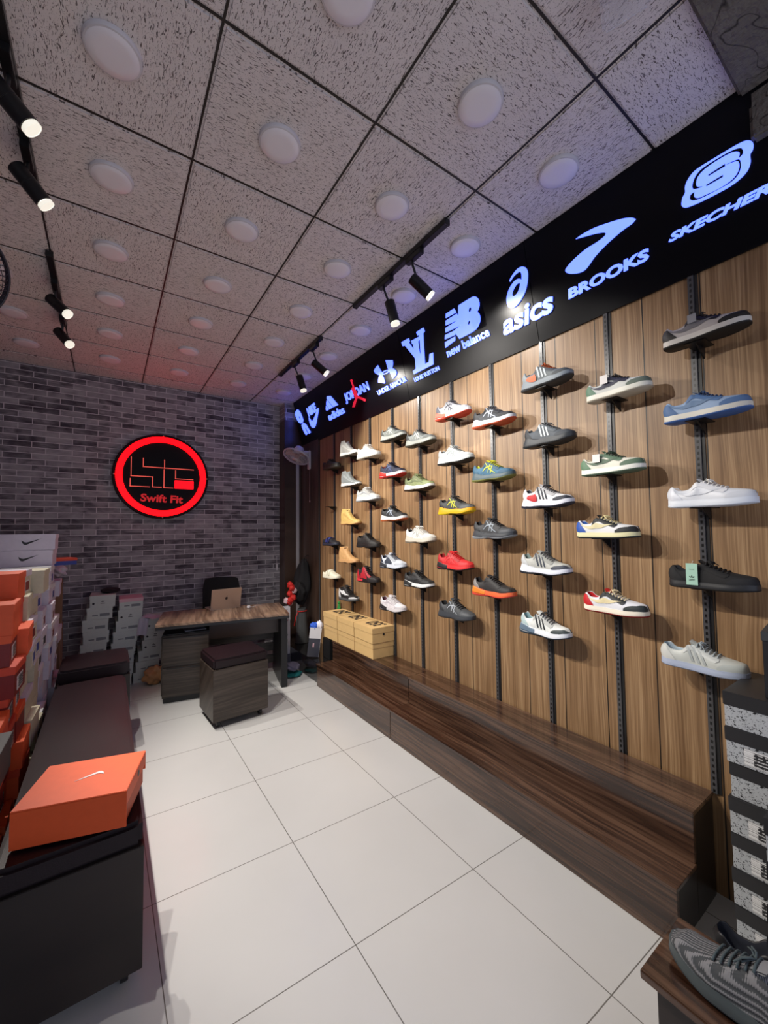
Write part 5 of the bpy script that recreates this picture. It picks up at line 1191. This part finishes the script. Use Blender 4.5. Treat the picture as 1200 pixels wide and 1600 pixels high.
MB().box(-.015, .0, -b - .001, -b, .10, .14).build('bag_logo', mat('pink_print', srgb(200, 160, 170), .5), t)
t = thing('bottle', 'green plastic bottle neck showing behind the kraft boxes', 'bottle', (2.06, 3.83, .4185))
MB().lathe([(.032, 0), (.034, .01), (.034, .20), (.030, .235), (.016, .28), (.013, .30), (.013, .315)], 24, Matrix.Translation((0, 0, 0))).build('bottle_body', M_GREENB, t, smooth=True)
MB().lathe([(.015, .3155), (.015, .333), (.012, .335)], 16).build('cap', mat('green_cap', srgb(40, 140, 60), .4), t, smooth=True)
t.location = (2.085, 3.91, .4205)

# ------------------------------------------------------------------ right foreground: speckled boxes, low table, shoes
g = 'speckled shoe boxes in the right foreground'
rnd = random.Random(12)
n = 8; z = 0
for k in range(n):
    bt = shoebox('black-lidded speckled shoe box, %s in the stack by the right wall' % posw(k, n), .31, .205, .1185, M_SPECK, M_BLACKC, (1.948 + rnd.uniform(-.006, .006), .402 + rnd.uniform(-.003, .003), z), rnd.uniform(-.012, .012), g, .046, sticker='-x' if k in (1, 2, 3, 4, 6) else None, smat=M_LABELP, stmat=M_BARC)
    if k == n - 1: swoosh_mesh(bt, Matrix.Translation((-.06, -.03, .1187)) @ Matrix.Rotation(-1.2, 4, 'Z'), .10, M_REDCL)
    z += .119
n = 6; z = 0
for k in range(n):
    shoebox('speckled dark-lidded shoe box, %s in the stack at the right edge' % posw(k, n), .25, .205, .1185, M_SPECK, M_BLACKC, (1.648 + rnd.uniform(-.004, .004), .252 + rnd.uniform(-.003, .003), z), rnd.uniform(-.012, .012), g, .046)
    z += .119
bt = shoebox('dark open shoe box standing at the right edge on top of the speckled stack', .20, .10, .22, M_BLACKC, M_DGREYC, (1.925, .365, 8 * .119 + .001), .1, g)
# low table
tb = thing('low_table', 'low dark walnut side table in the lower right corner', 'table', (1.265, .26, 0))
MB().box(-.128, .118, -.36, .262, .378, .40, .003).build('table_top', M_WALNUT, tb)
MB().box(-.10, .10, -.33, .235, .0, .3775, .002).build('table_cabinet', mat('black_brown_laminate', (.02, .013, .011), .35), tb)
make_shoe('grey knitted trainer with wavy stripes lying on the low table in the lower right corner', 'runner', (1.236, .330, .4015), math.radians(82), up=(140, 142, 145), mid=(88, 96, 98), out=(70, 76, 80), lin=(40, 42, 46), lace=(84, 96, 100), upmat=M_KNIT, group=None, name='knitted_trainer', scale=1.10, gloss=.8, plain=True)
make_shoe('black slip-on shoe standing between the low table and the speckled boxes', 'court', (1.448, .305, .3215), math.radians(-81), up=(26, 26, 30), mid=(26, 26, 30), out=(20, 20, 22), lin=(34, 38, 50), lace=(24, 24, 26), group=None, name='black_shoe', scale=1.03, gloss=.5)
t = thing('riser_box', 'plain dark box under the black shoe beside the low table', 'box', (1.448, .305, 0))
MB().box(-.052, .052, -.15, .15, 0, .32, .002).build('riser_body', M_BLACK, t)

# clear lamp at the top edge
t = thing('plastic_lamp_cover', 'clear plastic wrapped lamp hanging from the ceiling at the top edge', 'lamp', (1.26, .53, H), math.radians(20))
MB().box(-.10, .06, -.08, .05, -.10, -.0, .01).build('clear_cover', mat('thin_clear_plastic', (.85, .86, .95), .08, trans=.0, alpha=.25), t)
MB().box(-.06, .0, -.09, .0, -.07, -.001, .004).build('lamp_core', M_BLACK, t)
